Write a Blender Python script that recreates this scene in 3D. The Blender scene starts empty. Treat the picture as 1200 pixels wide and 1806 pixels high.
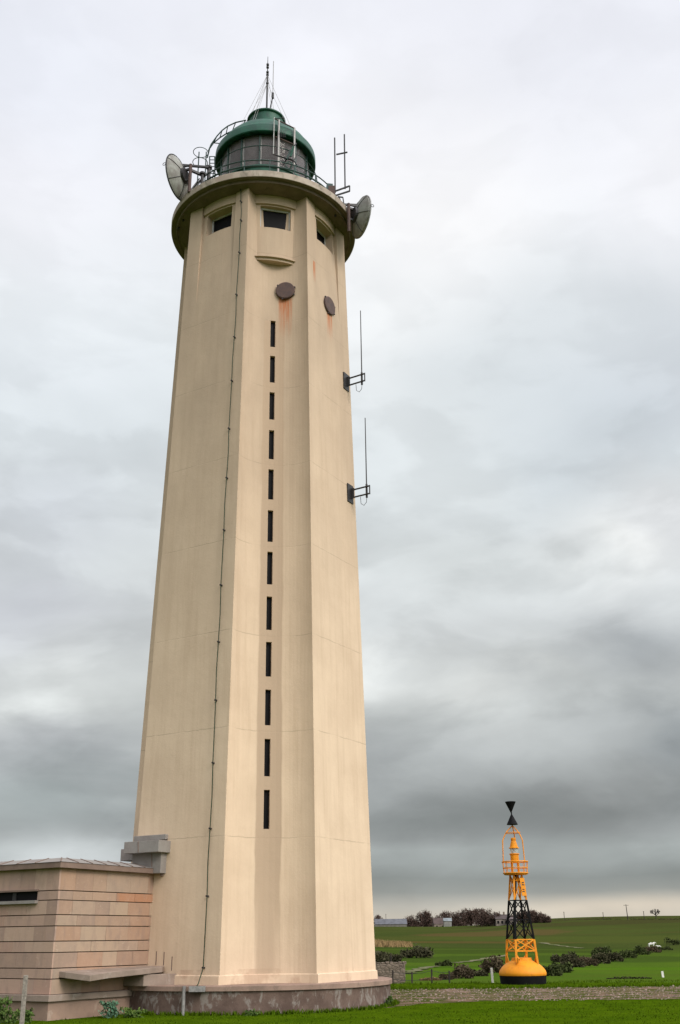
import bpy, bmesh, math, random
import numpy as np
from mathutils import Vector, Matrix
random.seed(7); rng = np.random.default_rng(7)
R_ = math.radians
S = bpy.context.scene
COL = S.collection

# ---------------------------------------------------------------- camera
CAMZ = 2.15
F, TH, RO = 1816.2, 0.3921, -0.0103          # focal length (px of 1806 high), pitch, roll
cam_d = bpy.data.cameras.new('camera'); cam = bpy.data.objects.new('camera', cam_d); COL.objects.link(cam)
cam_d.sensor_fit = 'VERTICAL'; cam_d.sensor_height = 36; cam_d.lens = 36 * F / 1806
cam_d.clip_start = 0.2; cam_d.clip_end = 6000
cam.matrix_world = Matrix.Translation((0, 0, CAMZ)) @ Matrix.Rotation(math.pi / 2 + TH, 4, 'X') @ Matrix.Rotation(RO, 4, 'Z')
S.camera = cam
S.view_settings.view_transform = 'Standard'; S.view_settings.look = 'None'
S.view_settings.gamma = 1; S.view_settings.use_curve_mapping = False
EXPO = 0.95
S.view_settings.exposure = EXPO

def ray(px, py):
    a = px - 600; b = 903 - py; c, s = math.cos(RO), math.sin(RO)
    x = (a * c - b * s) / F; y = (a * s + b * c) / F
    return Vector((x, math.cos(TH) - y * math.sin(TH), math.sin(TH) + y * math.cos(TH)))
def at(px, py, Y):                                   # survey helper: photo direction at a chosen real depth
    r = ray(px, py); r = r * (Y / r.y); return Vector((r.x, r.y, r.z + CAMZ))
def ang(px, py):
    r = ray(px, py); return math.atan2(r.x, r.y), math.atan2(r.z, math.hypot(r.x, r.y))
def lin(c):
    return tuple(((v / 255) / 12.92 if v / 255 <= .04045 else ((v / 255 + .055) / 1.055) ** 2.4) for v in c)

# ---------------------------------------------------------------- node helper
class NT:
    def __init__(s, tree): s.t = tree; s.n = tree.nodes; s.l = tree.links
    def new(s, ty, **kw):
        n = s.n.new(ty)
        for k, v in kw.items(): setattr(n, k, v)
        return n
    def put(s, sock, v):
        if hasattr(v, 'is_linked') or isinstance(v, bpy.types.NodeSocket): s.l.new(v, sock)
        else: sock.default_value = v
    def m(s, op, a, b=None, c=None, clamp=False):
        n = s.new('ShaderNodeMath', operation=op); n.use_clamp = clamp
        s.put(n.inputs[0], a)
        if b is not None: s.put(n.inputs[1], b)
        if c is not None: s.put(n.inputs[2], c)
        return n.outputs[0]
    def mix(s, f, a, b, blend='MIX'):
        n = s.new('ShaderNodeMix', data_type='RGBA', blend_type=blend)
        s.put(n.inputs[0], f); s.put(n.inputs[6], a if not isinstance(a, tuple) or len(a) == 4 else (*a, 1))
        s.put(n.inputs[7], b if not isinstance(b, tuple) or len(b) == 4 else (*b, 1))
        return n.outputs[2]
    def noise(s, vec, scale, detail=4, rough=.55, dist=0):
        n = s.new('ShaderNodeTexNoise'); s.put(n.inputs['Vector'], vec)
        n.inputs['Scale'].default_value = scale; n.inputs['Detail'].default_value = detail
        n.inputs['Roughness'].default_value = rough; n.inputs['Distortion'].default_value = dist
        return n.outputs[0]
    def map(s, vec, scale=(1, 1, 1), loc=(0, 0, 0)):
        n = s.new('ShaderNodeMapping'); s.put(n.inputs[0], vec)
        n.inputs['Scale'].default_value = scale; n.inputs['Location'].default_value = loc
        return n.outputs[0]
    def ramp(s, f, stops, interp='LINEAR'):
        n = s.new('ShaderNodeValToRGB'); s.put(n.inputs[0], f); r = n.color_ramp; r.interpolation = interp
        while len(r.elements) > 1: r.elements.remove(r.elements[-1])
        for i, (p, c) in enumerate(stops):
            e = r.elements[0] if i == 0 else r.elements.new(p)
            e.position = p; e.color = (*c, 1) if len(c) == 3 else c
        return n.outputs[0]
    def rng(s, v, a, b, c=0., d=1., smooth=True):
        n = s.new('ShaderNodeMapRange'); n.interpolation_type = 'SMOOTHSTEP' if smooth else 'LINEAR'
        s.put(n.inputs[0], v); n.inputs[1].default_value = a; n.inputs[2].default_value = b
        n.inputs[3].default_value = c; n.inputs[4].default_value = d
        return n.outputs[0]

# ---------------------------------------------------------------- overcast sky
SUN_AZ, SUN_EL = R_(133), R_(36)        # azimuth clockwise from view direction (to the right and slightly behind)
W = bpy.data.worlds.new("World"); S.world = W; W.use_nodes = True
t = NT(W.node_tree); t.n.clear()
tc = t.new('ShaderNodeTexCoord').outputs['Generated']
sep = t.new('ShaderNodeSeparateXYZ'); t.put(sep.inputs[0], tc); X, Y, Z = sep.outputs
az = t.m('MULTIPLY', t.m('ARCTAN2', X, Y), 57.2958); el = t.m('MULTIPLY', t.m('ARCSINE', Z), 57.2958)
# cloud-deck coordinates: direction projected on a ceiling, so clouds flatten towards the horizon
zz = t.m('ADD', t.m('MAXIMUM', Z, 0.0), 0.30)
cv = t.new('ShaderNodeCombineXYZ'); t.put(cv.inputs[0], t.m('DIVIDE', X, zz)); t.put(cv.inputs[1], t.m('DIVIDE', Y, zz)); t.put(cv.inputs[2], 0.3)
n1 = t.noise(cv.outputs[0], 0.9, 6, .52, .3); n2 = t.noise(cv.outputs[0], 2.6, 6, .55, .4)
n3 = t.noise(t.map(tc, (2.2, 2.2, 5)), 1.6, 5, .5)
w1 = t.m('SUBTRACT', n1, .5); w2 = t.m('SUBTRACT', n2, .5); w3 = t.m('SUBTRACT', n3, .5)
azw = t.m('ADD', az, t.m('ADD', t.m('MULTIPLY', w2, 11), t.m('MULTIPLY', w3, 8)))
elw = t.m('ADD', el, t.m('MULTIPLY', t.m('ADD', t.m('MULTIPLY', w1, 5), t.m('MULTIPLY', w2, 6)), t.rng(el, 1, 14, .06, 1)))
stops = [(-90, (70, 72, 70)), (.3, (198, 188, 174)), (.9, (208, 200, 186)), (1.35, (184, 182, 174)), (1.7, (200, 193, 180)), (1.95, (172, 173, 167)), (2.2, (140, 145, 143)), (2.7, (141, 146, 144)), (3.2, (152, 158, 157)), (3.9, (170, 176, 175)), (4.5, (168, 174, 173)), (4.9, (156, 160, 160)), (5.3, (145, 149, 149)),
         (7.0, (163, 167, 167)), (9.5, (180, 184, 184)), (12.5, (202, 206, 205)), (16, (207, 211, 212)), (20, (213, 218, 219)),
         (26, (219, 226, 229)), (33, (230, 235, 238)), (40, (238, 240, 245)), (50, (233, 235, 243)), (90, (226, 229, 236))]
base = t.ramp(t.m('DIVIDE', t.m('ADD', elw, 90), 180), [((p + 90) / 180, lin(c)) for p, c in stops])
def blob(px, py, sx, sy):
    a, e = ang(px, py); a = math.degrees(a); e = math.degrees(e)
    u = t.m('DIVIDE', t.m('SUBTRACT', azw, a), sx); v = t.m('DIVIDE', t.m('SUBTRACT', elw, e), sy)
    return t.m('EXPONENT', t.m('MULTIPLY', t.m('ADD', t.m('MULTIPLY', u, u), t.m('MULTIPLY', v, v)), -1))
colr = base
for px, py, sx, sy, c, k in [
        (720, 380, 8, 6, (253, 253, 254), 1), (640, 600, 5, 4, (248, 250, 251), .8), (930, 690, 9, 2.6, (208, 216, 222), .75), (1120, 690, 6, 3, (203, 211, 219), .7), (640, 180, 12, 5, (246, 246, 250), .6), (1180, 330, 5, 5, (246, 246, 250), .6),
        (1150, 560, 6, 4, (208, 214, 220), .7), (40, 300, 7, 5, (243, 243, 249), .6), (60, 80, 12, 5, (226, 230, 240), .6),
        (990, 60, 12, 4, (228, 230, 238), .6), (960, 560, 7, 3.5, (216, 222, 226), .6), (120, 640, 8, 5, (226, 232, 238), .5), (800, 760, 8, 4, (226, 231, 232), .5),
        (1030, 830, 5, 4, (194, 202, 208), .6), (1075, 955, 3.8, 2.4, (240, 242, 241), 1), (1190, 870, 3, 2, (226, 229, 230), .8), (1180, 900, 3, 3, (222, 224, 226), .7),
        (690, 1170, 3.0, 2.0, (236, 239, 237), 1), (870, 1190, 2.4, 1.4, (228, 231, 229), .9), (940, 1290, 2.0, 1.0, (200, 203, 202), .8), (790, 1000, 6, 2.4, (206, 211, 211), .6),
        (1150, 1120, 4.0, 2.2, (172, 177, 180), .8), (1160, 1330, 3.4, 2.6, (136, 142, 145), .8), (960, 1310, 4, 1.2, (176, 180, 180), .7),
        (860, 1450, 8, 1.0, (134, 139, 138), .7), (1080, 1400, 4, 1.6, (150, 153, 152), .5), (100, 1205, 4.2, 2.6, (228, 232, 230), 1), (40, 1330, 5, 1.8, (180, 182, 186), .6), (60, 1080, 5, 3, (196, 199, 207), .6),
        (60, 900, 6, 3, (204, 209, 217), .5), (90, 1400, 6, 2.2, (152, 160, 160), .8), (150, 1515, 6, 1.0, (212, 217, 219), .85),
        (1100, 1597, 6, .45, (230, 216, 196), .6)]:
    colr = t.mix(t.m('MULTIPLY', blob(px, py, sx, sy), k, clamp=True), colr, lin(c))
ac = t.new('ShaderNodeCombineXYZ'); t.put(ac.inputs[0], t.m('MULTIPLY', az, .11)); t.put(ac.inputs[1], t.m('MULTIPLY', el, .24)); t.put(ac.inputs[2], 2.7)
n4 = t.noise(ac.outputs[0], 1.0, 5, .5, .3)
n6 = t.noise(ac.outputs[0], 1.1, 5, .5, .3)
edge = t.m('MULTIPLY', t.m('SUBTRACT', t.rng(n6, .43, .57), .5), t.m('MULTIPLY', t.rng(el, 46, 14, .03, .12), t.rng(el, 2, 6, .5, 1.0)))
shade = t.m('ADD', t.m('ADD', 1.03, edge), t.m('ADD', t.m('MULTIPLY', t.m('SUBTRACT', n4, .5), t.m('MULTIPLY', t.rng(el, 30, 12, .16, .75), t.rng(el, 2, 8, .6, 1.0))), t.m('ADD', t.m('MULTIPLY', w2, .22), t.m('MULTIPLY', w1, .10))))
colr = t.mix(1.0, colr, (1, 1, 1), 'MULTIPLY')
vm = t.new('ShaderNodeVectorMath', operation='SCALE'); t.put(vm.inputs[0], colr); t.put(vm.inputs[3], shade)
# added fill: unseen cloud round the sun, behind and right of the camera, brightened
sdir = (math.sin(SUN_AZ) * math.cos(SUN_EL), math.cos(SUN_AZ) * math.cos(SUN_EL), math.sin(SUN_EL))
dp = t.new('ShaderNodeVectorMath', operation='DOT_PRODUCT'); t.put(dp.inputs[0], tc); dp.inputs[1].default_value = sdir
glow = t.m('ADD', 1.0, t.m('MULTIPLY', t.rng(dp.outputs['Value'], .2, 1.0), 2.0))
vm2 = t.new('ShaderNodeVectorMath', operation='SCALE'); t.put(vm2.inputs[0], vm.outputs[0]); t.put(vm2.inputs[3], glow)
sky = t.new('ShaderNodeTexSky', sky_type='NISHITA'); sky.sun_disc = False; sky.sun_elevation = SUN_EL; sky.sun_rotation = SUN_AZ
b1 = t.new('ShaderNodeBackground'); t.put(b1.inputs[0], sky.outputs[0]); b1.inputs[1].default_value = 0.05
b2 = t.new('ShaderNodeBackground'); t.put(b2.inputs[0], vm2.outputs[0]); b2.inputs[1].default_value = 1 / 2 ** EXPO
ms = t.new('ShaderNodeMixShader'); ms.inputs[0].default_value = .97
t.l.new(b1.outputs[0], ms.inputs[1]); t.l.new(b2.outputs[0], ms.inputs[2])
wo = t.new('ShaderNodeOutputWorld'); t.l.new(ms.outputs[0], wo.inputs[0])

sl = bpy.data.lights.new('sun', 'SUN'); so = bpy.data.objects.new('sun', sl); COL.objects.link(so)
sl.energy = .92; sl.angle = R_(20); sl.color = (1.0, .93, .82)
so.rotation_euler = Vector(sdir).to_track_quat('Z', 'Y').to_euler()

# ---------------------------------------------------------------- materials
def mat(name, rough=.8, spec=.3, metal=0.):
    m = bpy.data.materials.new(name); m.use_nodes = True
    t = NT(m.node_tree); b = t.n['Principled BSDF']
    b.inputs['Roughness'].default_value = rough; b.inputs['Specular IOR Level'].default_value = spec; b.inputs['Metallic'].default_value = metal
    return m, t, b
def bump(t, b, h, strength=.3, dist=.02):
    n = t.new('ShaderNodeBump'); n.inputs['Strength'].default_value = strength; n.inputs['Distance'].default_value = dist
    t.put(n.inputs['Height'], h); t.l.new(n.outputs[0], b.inputs['Normal'])
def posn(t): return t.new('ShaderNodeNewGeometry').outputs['Position']
def objc(t): return t.new('ShaderNodeTexCoord').outputs['Object']
def simple(name, col, var=.25, scale=6, rough=.6, spec=.3, metal=0., col2=None, bs=0.15):
    m, t, b = mat(name, rough, spec, metal); p = posn(t)
    n = t.noise(p, scale, 5, .6)
    c2 = col2 or tuple(v * (1 - var) for v in col)
    t.put(b.inputs['Base Color'], t.mix(t.rng(n, .35, .65), col, c2))
    if bs: bump(t, b, t.noise(p, scale * 4, 4), bs, .01)
    return m
def plaster(name, center=False, right=False):
    m, t, b = mat(name, .92, .15)
    p = posn(t); sp = t.new('ShaderNodeSeparateXYZ'); t.put(sp.inputs[0], p); z = t.m('SUBTRACT', sp.outputs[2], CAMZ)
    uv = t.new('ShaderNodeUVMap').outputs[0]; su = t.new('ShaderNodeSeparateXYZ'); t.put(su.inputs[0], uv); w = su.outputs[0]
    c = t.mix(t.rng(t.noise(p, .55, 5, .6), .3, .7), (.665, .505, .365), (.60, .45, .322))
    c = t.mix(t.m('MULTIPLY', t.rng(t.noise(t.map(p, (2.6, 2.6, .16)), 1.5, 6, .65), .42, .72), .38), c, (.48, .345, .235))
    c = t.mix(t.m('MULTIPLY', t.rng(t.noise(p, 9, 5, .7), .55, .75), .22), c, (.72, .54, .37))
    # darker tone that grows towards the upper storeys, broken up by noise
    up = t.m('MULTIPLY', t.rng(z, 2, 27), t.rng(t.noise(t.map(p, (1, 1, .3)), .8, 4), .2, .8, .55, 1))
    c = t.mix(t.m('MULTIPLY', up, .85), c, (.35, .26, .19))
    # pour joints
    ln = None
    for i in range(8):
        hz = [3.165, 6.786, 10.295, 13.84, 17.33, 20.86, 24.1, 27.37][i]
        d = t.m('ABSOLUTE', t.m('SUBTRACT', t.m('ADD', z, t.m('MULTIPLY', t.m('SUBTRACT', t.noise(p, 3, 2), .5), .05)), hz))
        l = t.m('LESS_THAN', d, .016)
        ln = l if ln is None else t.m('MAXIMUM', ln, l)
    vis = t.rng(t.noise(t.map(p, (1, 1, 1), (3, 1, 0)), .9, 3), .40, .56)
    c = t.mix(t.m('MULTIPLY', t.m('MULTIPLY', ln, vis), .42), c, (.30, .235, .165))
    d2 = t.rng(z, -1.12, -1.34); 
    c = t.mix(t.m('MULTIPLY', t.rng(t.noise(p, 1.2, 5), .5, .62), t.m('MULTIPLY', t.m('LESS_THAN', z, -.9), .6)), c, (.45, .30, .21))
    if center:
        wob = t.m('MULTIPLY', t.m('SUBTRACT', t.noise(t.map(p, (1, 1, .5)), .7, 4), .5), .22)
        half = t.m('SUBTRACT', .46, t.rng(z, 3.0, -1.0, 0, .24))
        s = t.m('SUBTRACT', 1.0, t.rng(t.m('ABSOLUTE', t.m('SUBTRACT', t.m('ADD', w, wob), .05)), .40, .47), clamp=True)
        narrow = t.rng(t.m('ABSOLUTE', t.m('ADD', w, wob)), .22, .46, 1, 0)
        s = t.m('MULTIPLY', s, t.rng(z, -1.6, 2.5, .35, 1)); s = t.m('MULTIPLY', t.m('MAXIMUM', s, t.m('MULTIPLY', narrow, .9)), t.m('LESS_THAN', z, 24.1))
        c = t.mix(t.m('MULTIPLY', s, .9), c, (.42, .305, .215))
    def rust(c, w0, hw, z1, z0, k=.8):
        st = t.rng(t.noise(t.map(p, (9, 9, .35)), 1.6, 4, .6), .38, .62)
        a = t.rng(t.m('ABSOLUTE', t.m('SUBTRACT', w, w0)), hw * .55, hw, 1, 0)
        v = t.m('MULTIPLY', t.rng(z, z0, z1, 0, 1), t.m('LESS_THAN', z, z1 + .1))
        return t.mix(t.m('MULTIPLY', t.m('MULTIPLY', a, v), t.m('MULTIPLY', t.m('ADD', t.m('MULTIPLY', st, .7), .3), k)), c, (.42, .13, .045))
    if center: c = rust(c, .50, .34, 25.25, 23.0, .95)
    if right: c = rust(c, .08, .28, 25.3, 23.6, 1.0); c = rust(c, -1.08, .10, 27.15, 26.0, 1.5)
    t.put(b.inputs['Base Color'], c)
    hh = t.m('ADD', t.m('MULTIPLY', t.noise(p, 14, 6, .7), .5), t.m('MULTIPLY', t.noise(p, 1.6, 4), 1.2))
    hh = t.m('SUBTRACT', hh, t.m('MULTIPLY', ln, .5))
    bump(t, b, hh, .35, .03)
    return m
M = {}
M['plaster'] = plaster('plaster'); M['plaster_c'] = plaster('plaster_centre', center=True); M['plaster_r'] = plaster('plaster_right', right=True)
def m_conc(name, c1, c2, c3, sc=2.0, lo=.48, hi=.6, streak=True):
    m, t, b = mat(name, .9, .2); p = posn(t)
    c = t.mix(t.rng(t.noise(p, sc * .7, 5, .6), .35, .65), c1, c2)
    c = t.mix(t.m('MULTIPLY', t.rng(t.noise(t.map(p, (1, 1, .55) if streak else (1, 1, 1), (4, 2, 1)), sc, 7, .68, .6), lo, hi), .8), c, c3)
    c = t.mix(t.m('MULTIPLY', t.rng(t.noise(p, 22, 4, .7), .5, .75), .3), c, tuple(v * .6 for v in c1))
    t.put(b.inputs['Base Color'], c); bump(t, b, t.noise(p, 12, 6, .7), .4, .02)
    return m
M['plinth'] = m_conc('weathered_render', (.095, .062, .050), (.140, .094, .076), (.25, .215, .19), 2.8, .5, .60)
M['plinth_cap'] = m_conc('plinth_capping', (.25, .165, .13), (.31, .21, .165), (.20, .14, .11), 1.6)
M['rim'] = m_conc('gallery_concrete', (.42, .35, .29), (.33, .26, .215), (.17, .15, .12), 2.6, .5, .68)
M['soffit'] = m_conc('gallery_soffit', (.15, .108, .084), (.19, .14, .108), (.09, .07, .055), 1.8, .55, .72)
M['annex_base'] = m_conc('annex_base_render', (.33, .22, .165), (.26, .175, .135), (.40, .31, .25), 1.4, .56, .68)
M['slab'] = m_conc('bench_slab', (.29, .22, .18), (.23, .175, .14), (.35, .29, .25), 2.2, .55, .7)
M['zinc'] = m_conc('zinc_sheet', (.27, .245, .225), (.23, .20, .185), (.17, .14, .125), 2.4, .55, .75, False)
M['fascia'] = m_conc('fascia_board', (.21, .145, .115), (.17, .115, .092), (.17, .12, .10), 2.5, .55, .7)
M['green'] = simple('green_paint', (.007, .078, .044), .35, 2.2, .5, .3, col2=(.006, .045, .028))
M['green_dark'] = simple('green_rail', (.005, .038, .026), .3, 8, .45, .5)
M['dark'] = simple('dark_steel', (.028, .024, .025), .4, 10, .55, .4)
M['grey_steel'] = simple('galvanised_pipe', (.30, .28, .27), .3, 12, .5, .5, .3)
M['rusty'] = simple('rusty_steel', (.10, .06, .05), .4, 6, .75, .3, col2=(.075, .048, .045))
M['dish'] = simple('dish_shell', (.29, .29, .265), .25, 3, .7, .3, col2=(.20, .185, .17))
M['cable'] = simple('cable_sheath', (.03, .05, .025), .3, 5, .6)
M['orange'] = simple('yellow_paint', (.84, .345, .010), .2, 1.8, .6, .3, col2=(.66, .25, .012))
m, t, b = mat('worn_yellow_paint', .6, .3); p = posn(t)
c = t.mix(t.rng(t.noise(p, 1.4, 5, .6), .3, .7), (.78, .285, .007), (.66, .225, .008))
c = t.mix(t.m('MULTIPLY', t.rng(t.noise(t.map(p, (5, 5, .8)), 2.4, 6, .7), .56, .68), .55), c, (.36, .12, .02))
c = t.mix(t.m('MULTIPLY', t.rng(t.noise(p, 14, 4, .7), .6, .7), .4), c, (.80, .48, .10))
t.put(b.inputs['Base Color'], c); bump(t, b, t.noise(p, 6, 4), .25, .02); M['orange'] = m
M['black'] = simple('black_paint', (.004, .0035, .0045), .4, 5, .7, .15)
M['white'] = simple('white_paint', (.72, .70, .64), .2, 5, .7)
M['wood'] = simple('weathered_wood', (.30, .26, .22), .4, 14, .9)
M['curtain'] = simple('drawn_curtain', (.105, .088, .09), .2, 2, .9, .1)
M['pale'] = simple('pale_strip', (.50, .49, .48), .2, 4, .7)
def glassy(name, col, rough=.12):
    m, t, b = mat(name, rough, .12); p = posn(t)
    t.put(b.inputs['Base Color'], t.mix(t.noise(p, 2, 4), col, tuple(v * .5 for v in col))); return m
M['pane'] = glassy('dark_window_pane', (.006, .005, .006), .6)
m, t, b = mat('lantern_glass', .06, .5); b.inputs['Base Color'].default_value = (.75, .72, .72, 1); b.inputs['Transmission Weight'].default_value = .92; b.inputs['IOR'].default_value = 1.12
M['glass'] = m
m, t, b = mat('lens_glass', .1, .5); b.inputs['Base Color'].default_value = (.8, .85, .85, 1); b.inputs['Transmission Weight'].default_value = .75; b.inputs['IOR'].default_value = 1.3
M['lens'] = m
def m_stone():
    m, t, b = mat('sandstone_blocks', .88, .2); p = posn(t)
    a = t.new('ShaderNodeAttribute', attribute_name='Tint').outputs['Color']
    c = t.mix(t.m('MULTIPLY', t.rng(t.noise(p, 2.6, 6, .65), .4, .7), .35), a, (.42, .28, .20))
    c = t.mix(t.m('MULTIPLY', t.rng(t.noise(t.map(p, (2.2, 2.2, .9)), 1.8, 5, .6), .48, .7), .38), c, (.235, .17, .14))
    c = t.mix(t.m('MULTIPLY', t.rng(t.noise(p, 6.5, 5, .7, 1.2), .6, .68), .4), c, (.50, .38, .29))
    t.put(b.inputs['Base Color'], c); bump(t, b, t.noise(p, 16, 6, .7), .4, .02); return m
M['stone'] = m_stone()
def m_leaf(name, c1, c2, sc=1.3):
    m, t, b = mat(name, .9, .04); p = posn(t)
    a = t.new('ShaderNodeAttribute', attribute_name='Tint').outputs['Fac']
    t.put(b.inputs['Base Color'], t.mix(t.m('MULTIPLY_ADD', t.noise(p, sc, 3), .4, t.m('MULTIPLY', a, .6)), c1, c2)); return m
M['leaf_autumn'] = m_leaf('autumn_leaves', (.050, .036, .032), (.115, .072, .055), .3)
M['leaf_hedge'] = m_leaf('hedge_leaves', (.036, .038, .020), (.085, .074, .042), .12)
M['leaf_olive'] = m_leaf('olive_leaves', (.032, .045, .016), (.078, .090, .032), .12)
M['leaf_rust'] = m_leaf('rust_leaves', (.052, .040, .026), (.105, .078, .048), .12)
M['leaf_green'] = m_leaf('weed_leaves', (.035, .085, .02), (.13, .17, .045), 3)
M['leaf_cabbage'] = m_leaf('cabbage_leaves', (.05, .12, .07), (.14, .22, .14), 3)
M['maize'] = m_leaf('dry_maize', (.16, .11, .05), (.32, .21, .10), .4)
M['bark'] = simple('bark', (.05, .04, .034), .4, 4, .9)
M['blade'] = m_leaf('lawn_blades', (.036, .072, .002), (.072, .116, .004), 1.2)
M['wallstone'] = None
def m_rubble():
    m, t, b = mat('rubble_masonry', .95, .05); p = posn(t)
    v = t.new('ShaderNodeTexVoronoi'); t.put(v.inputs['Vector'], t.map(p, (1, 1, 1.7))); v.inputs['Scale'].default_value = 4.2
    c = t.mix(t.noise(v.outputs['Color'], 3, 1), (.11, .082, .065), (.30, .24, .19))
    v2 = t.new('ShaderNodeTexVoronoi', feature='DISTANCE_TO_EDGE'); t.put(v2.inputs['Vector'], t.map(p, (1, 1, 1.7))); v2.inputs['Scale'].default_value = 4.2
    c = t.mix(t.rng(v2.outputs['Distance'], .02, .07, 1, 0), c, (.09, .075, .06))
    t.put(b.inputs['Base Color'], c); bump(t, b, v2.outputs['Distance'], .6, .1); return m
M['rubble'] = m_rubble()

# ---------------------------------------------------------------- mesh builder
class MB:
    def __init__(s): s.v = []; s.f = []; s.mi = []; s.uv = []; s.tint = []
    def _add(s, vs, fs, mi=0, tint=(1, 1, 1), uv=None):
        o = len(s.v); s.v += [tuple(v) for v in vs]
        for k, f in enumerate(fs):
            s.f.append([o + i for i in f]); s.mi.append(mi); s.tint.append(tint)
            s.uv.append(uv[k] if uv else None)
        return s
    def box(s, c, sz, ax=None, mi=0, tint=(1, 1, 1)):
        """c centre, sz full sizes along ax=(ux,uy,uz)"""
        c = Vector(c); ux, uy, uz = ax or (Vector((1, 0, 0)), Vector((0, 1, 0)), Vector((0, 0, 1)))
        a, b_, d = Vector(ux) * sz[0] / 2, Vector(uy) * sz[1] / 2, Vector(uz) * sz[2] / 2
        vs = [c + i * a + j * b_ + k * d for i in (-1, 1) for j in (-1, 1) for k in (-1, 1)]
        return s._add(vs, [(0, 1, 3, 2), (4, 6, 7, 5), (0, 4, 5, 1), (2, 3, 7, 6), (0, 2, 6, 4), (1, 5, 7, 3)], mi, tint)
    def bar(s, p, q, w, h=None, mi=0):
        p, q = Vector(p), Vector(q); z = (q - p); L = z.length; z.normalize()
        up = Vector((0, 0, 1)) if abs(z.z) < .95 else Vector((0, 1, 0)); x = z.cross(up).normalized(); y = z.cross(x)
        return s.box((p + q) / 2, (w, h or w, L), (x, y, z), mi)
    def tube(s, pts, r, n=8, closed=False, mi=0, r2=None):
        pts = [Vector(p) for p in pts]; N = len(pts); rings = []
        prev = None
        for i, p in enumerate(pts):
            if closed: d = pts[(i + 1) % N] - pts[i - 1]
            else: d = pts[min(i + 1, N - 1)] - pts[max(i - 1, 0)]
            d.normalize()
            if prev is None:
                up = Vector((0, 0, 1)) if abs(d.z) < .9 else Vector((0, 1, 0)); x = d.cross(up).normalized()
            else: x = (prev - d * prev.dot(d)).normalized()
            prev = x; y = d.cross(x); rr = r if r2 is None else r + (r2 - r) * i / max(N - 1, 1)
            rings.append([p + (x * math.cos(a) + y * math.sin(a)) * rr for a in (2 * math.pi * k / n for k in range(n))])
        vs = [v for rg in rings for v in rg]; fs = []
        for i in range(N if closed else N - 1):
            j = (i + 1) % N
            for k in range(n): l = (k + 1) % n; fs.append((i * n + k, i * n + l, j * n + l, j * n + k))
        if not closed: fs += [tuple(range(n))[::-1], tuple((N - 1) * n + k for k in range(n))]
        return s._add(vs, fs, mi)
    def lathe(s, prof, c=(0, 0, 0), n=64, a0=0., a1=2 * math.pi, mi=0, axis=None):
        c = Vector(c); full = abs(a1 - a0 - 2 * math.pi) < 1e-6; m = n if full else n + 1
        ux, uy, uz = axis or (Vector((1, 0, 0)), Vector((0, 1, 0)), Vector((0, 0, 1)))
        vs = []; fs = []
        for r, z in prof:
            for k in range(m):
                a = a0 + (a1 - a0) * k / n
                vs.append(c + ux * (r * math.sin(a)) - uy * (r * math.cos(a)) + uz * z)
        for i in range(len(prof) - 1):
            for k in range(n):
                l = (k + 1) % m; fs.append((i * m + k, i * m + l, (i + 1) * m + l, (i + 1) * m + k))
        return s._add(vs, fs, mi)
    def prism(s, pts, z0, z1, mi=0):
        n = len(pts); vs = [(p[0], p[1], z0) for p in pts] + [(p[0], p[1], z1) for p in pts]
        fs = [tuple(range(n))[::-1], tuple(range(n, 2 * n))] + [(i, (i + 1) % n, n + (i + 1) % n, n + i) for i in range(n)]
        return s._add(vs, fs, mi)
    def build(s, name, mats, parent=None, smooth=False, bevel=0, fix=True, origin=None):
        me = bpy.data.meshes.new(name); me.from_pydata(s.v, [], s.f)
        for m_ in (mats if isinstance(mats, (list, tuple)) else [mats]): me.materials.append(m_)
        me.polygons.foreach_set('material_index', s.mi)
        if any(u is not None for u in s.uv):
            ul = me.uv_layers.new(name='UVMap'); k = 0
            for i, f in enumerate(s.f):
                for j in range(len(f)):
                    if s.uv[i] is not None: ul.data[k].uv = s.uv[i][j]
                    k += 1
        if any(x != (1, 1, 1) for x in s.tint):
            ca = me.color_attributes.new('Tint', 'FLOAT_COLOR', 'CORNER')
            arr = np.repeat(np.array([(*x, 1.) for x in s.tint], dtype='f'), [len(f) for f in s.f], axis=0)
            ca.data.foreach_set('color', arr.ravel())
        if fix:
            bm = bmesh.new(); bm.from_mesh(me); bmesh.ops.recalc_face_normals(bm, faces=bm.faces); bm.to_mesh(me); bm.free()
        if smooth:
            me.polygons.foreach_set('use_smooth', [True] * len(me.polygons)); me.set_sharp_from_angle(angle=R_(35))
        o = bpy.data.objects.new(name, me); COL.objects.link(o)
        if origin is not None:
            me.transform(Matrix.Translation(-Vector(origin))); o.location = origin
        if parent is not None:
            o.parent = parent; o.matrix_parent_inverse = (pmat(parent)).inverted()
        if bevel:
            bv = o.modifiers.new('bevel', 'BEVEL'); bv.width = bevel; bv.segments = 2; bv.limit_method = 'ANGLE'
        return o
def pmat(o):
    m_ = Matrix.LocRotScale(o.location, o.rotation_euler, o.scale)
    return (pmat(o.parent) @ o.matrix_parent_inverse @ m_) if o.parent else m_
def thing(name, label, cat, loc=(0, 0, 0), group=None):
    o = bpy.data.objects.new(name, None); COL.objects.link(o); o.location = loc; o.empty_display_size = .3
    o['label'] = label; o['category'] = cat
    if group: o['group'] = group
    return o
def tag(o, label, cat, group=None, kind=None):
    o['label'] = label; o['category'] = cat
    if group: o['group'] = group
    if kind: o['kind'] = kind
    return o
def struct(o): o['kind'] = 'structure'; return o
def arc(c, r, z, a0, a1, n): return [(c[0] + r * math.sin(a0 + (a1 - a0) * i / n), c[1] - r * math.cos(a0 + (a1 - a0) * i / n), z) for i in range(n + 1)]

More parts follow.
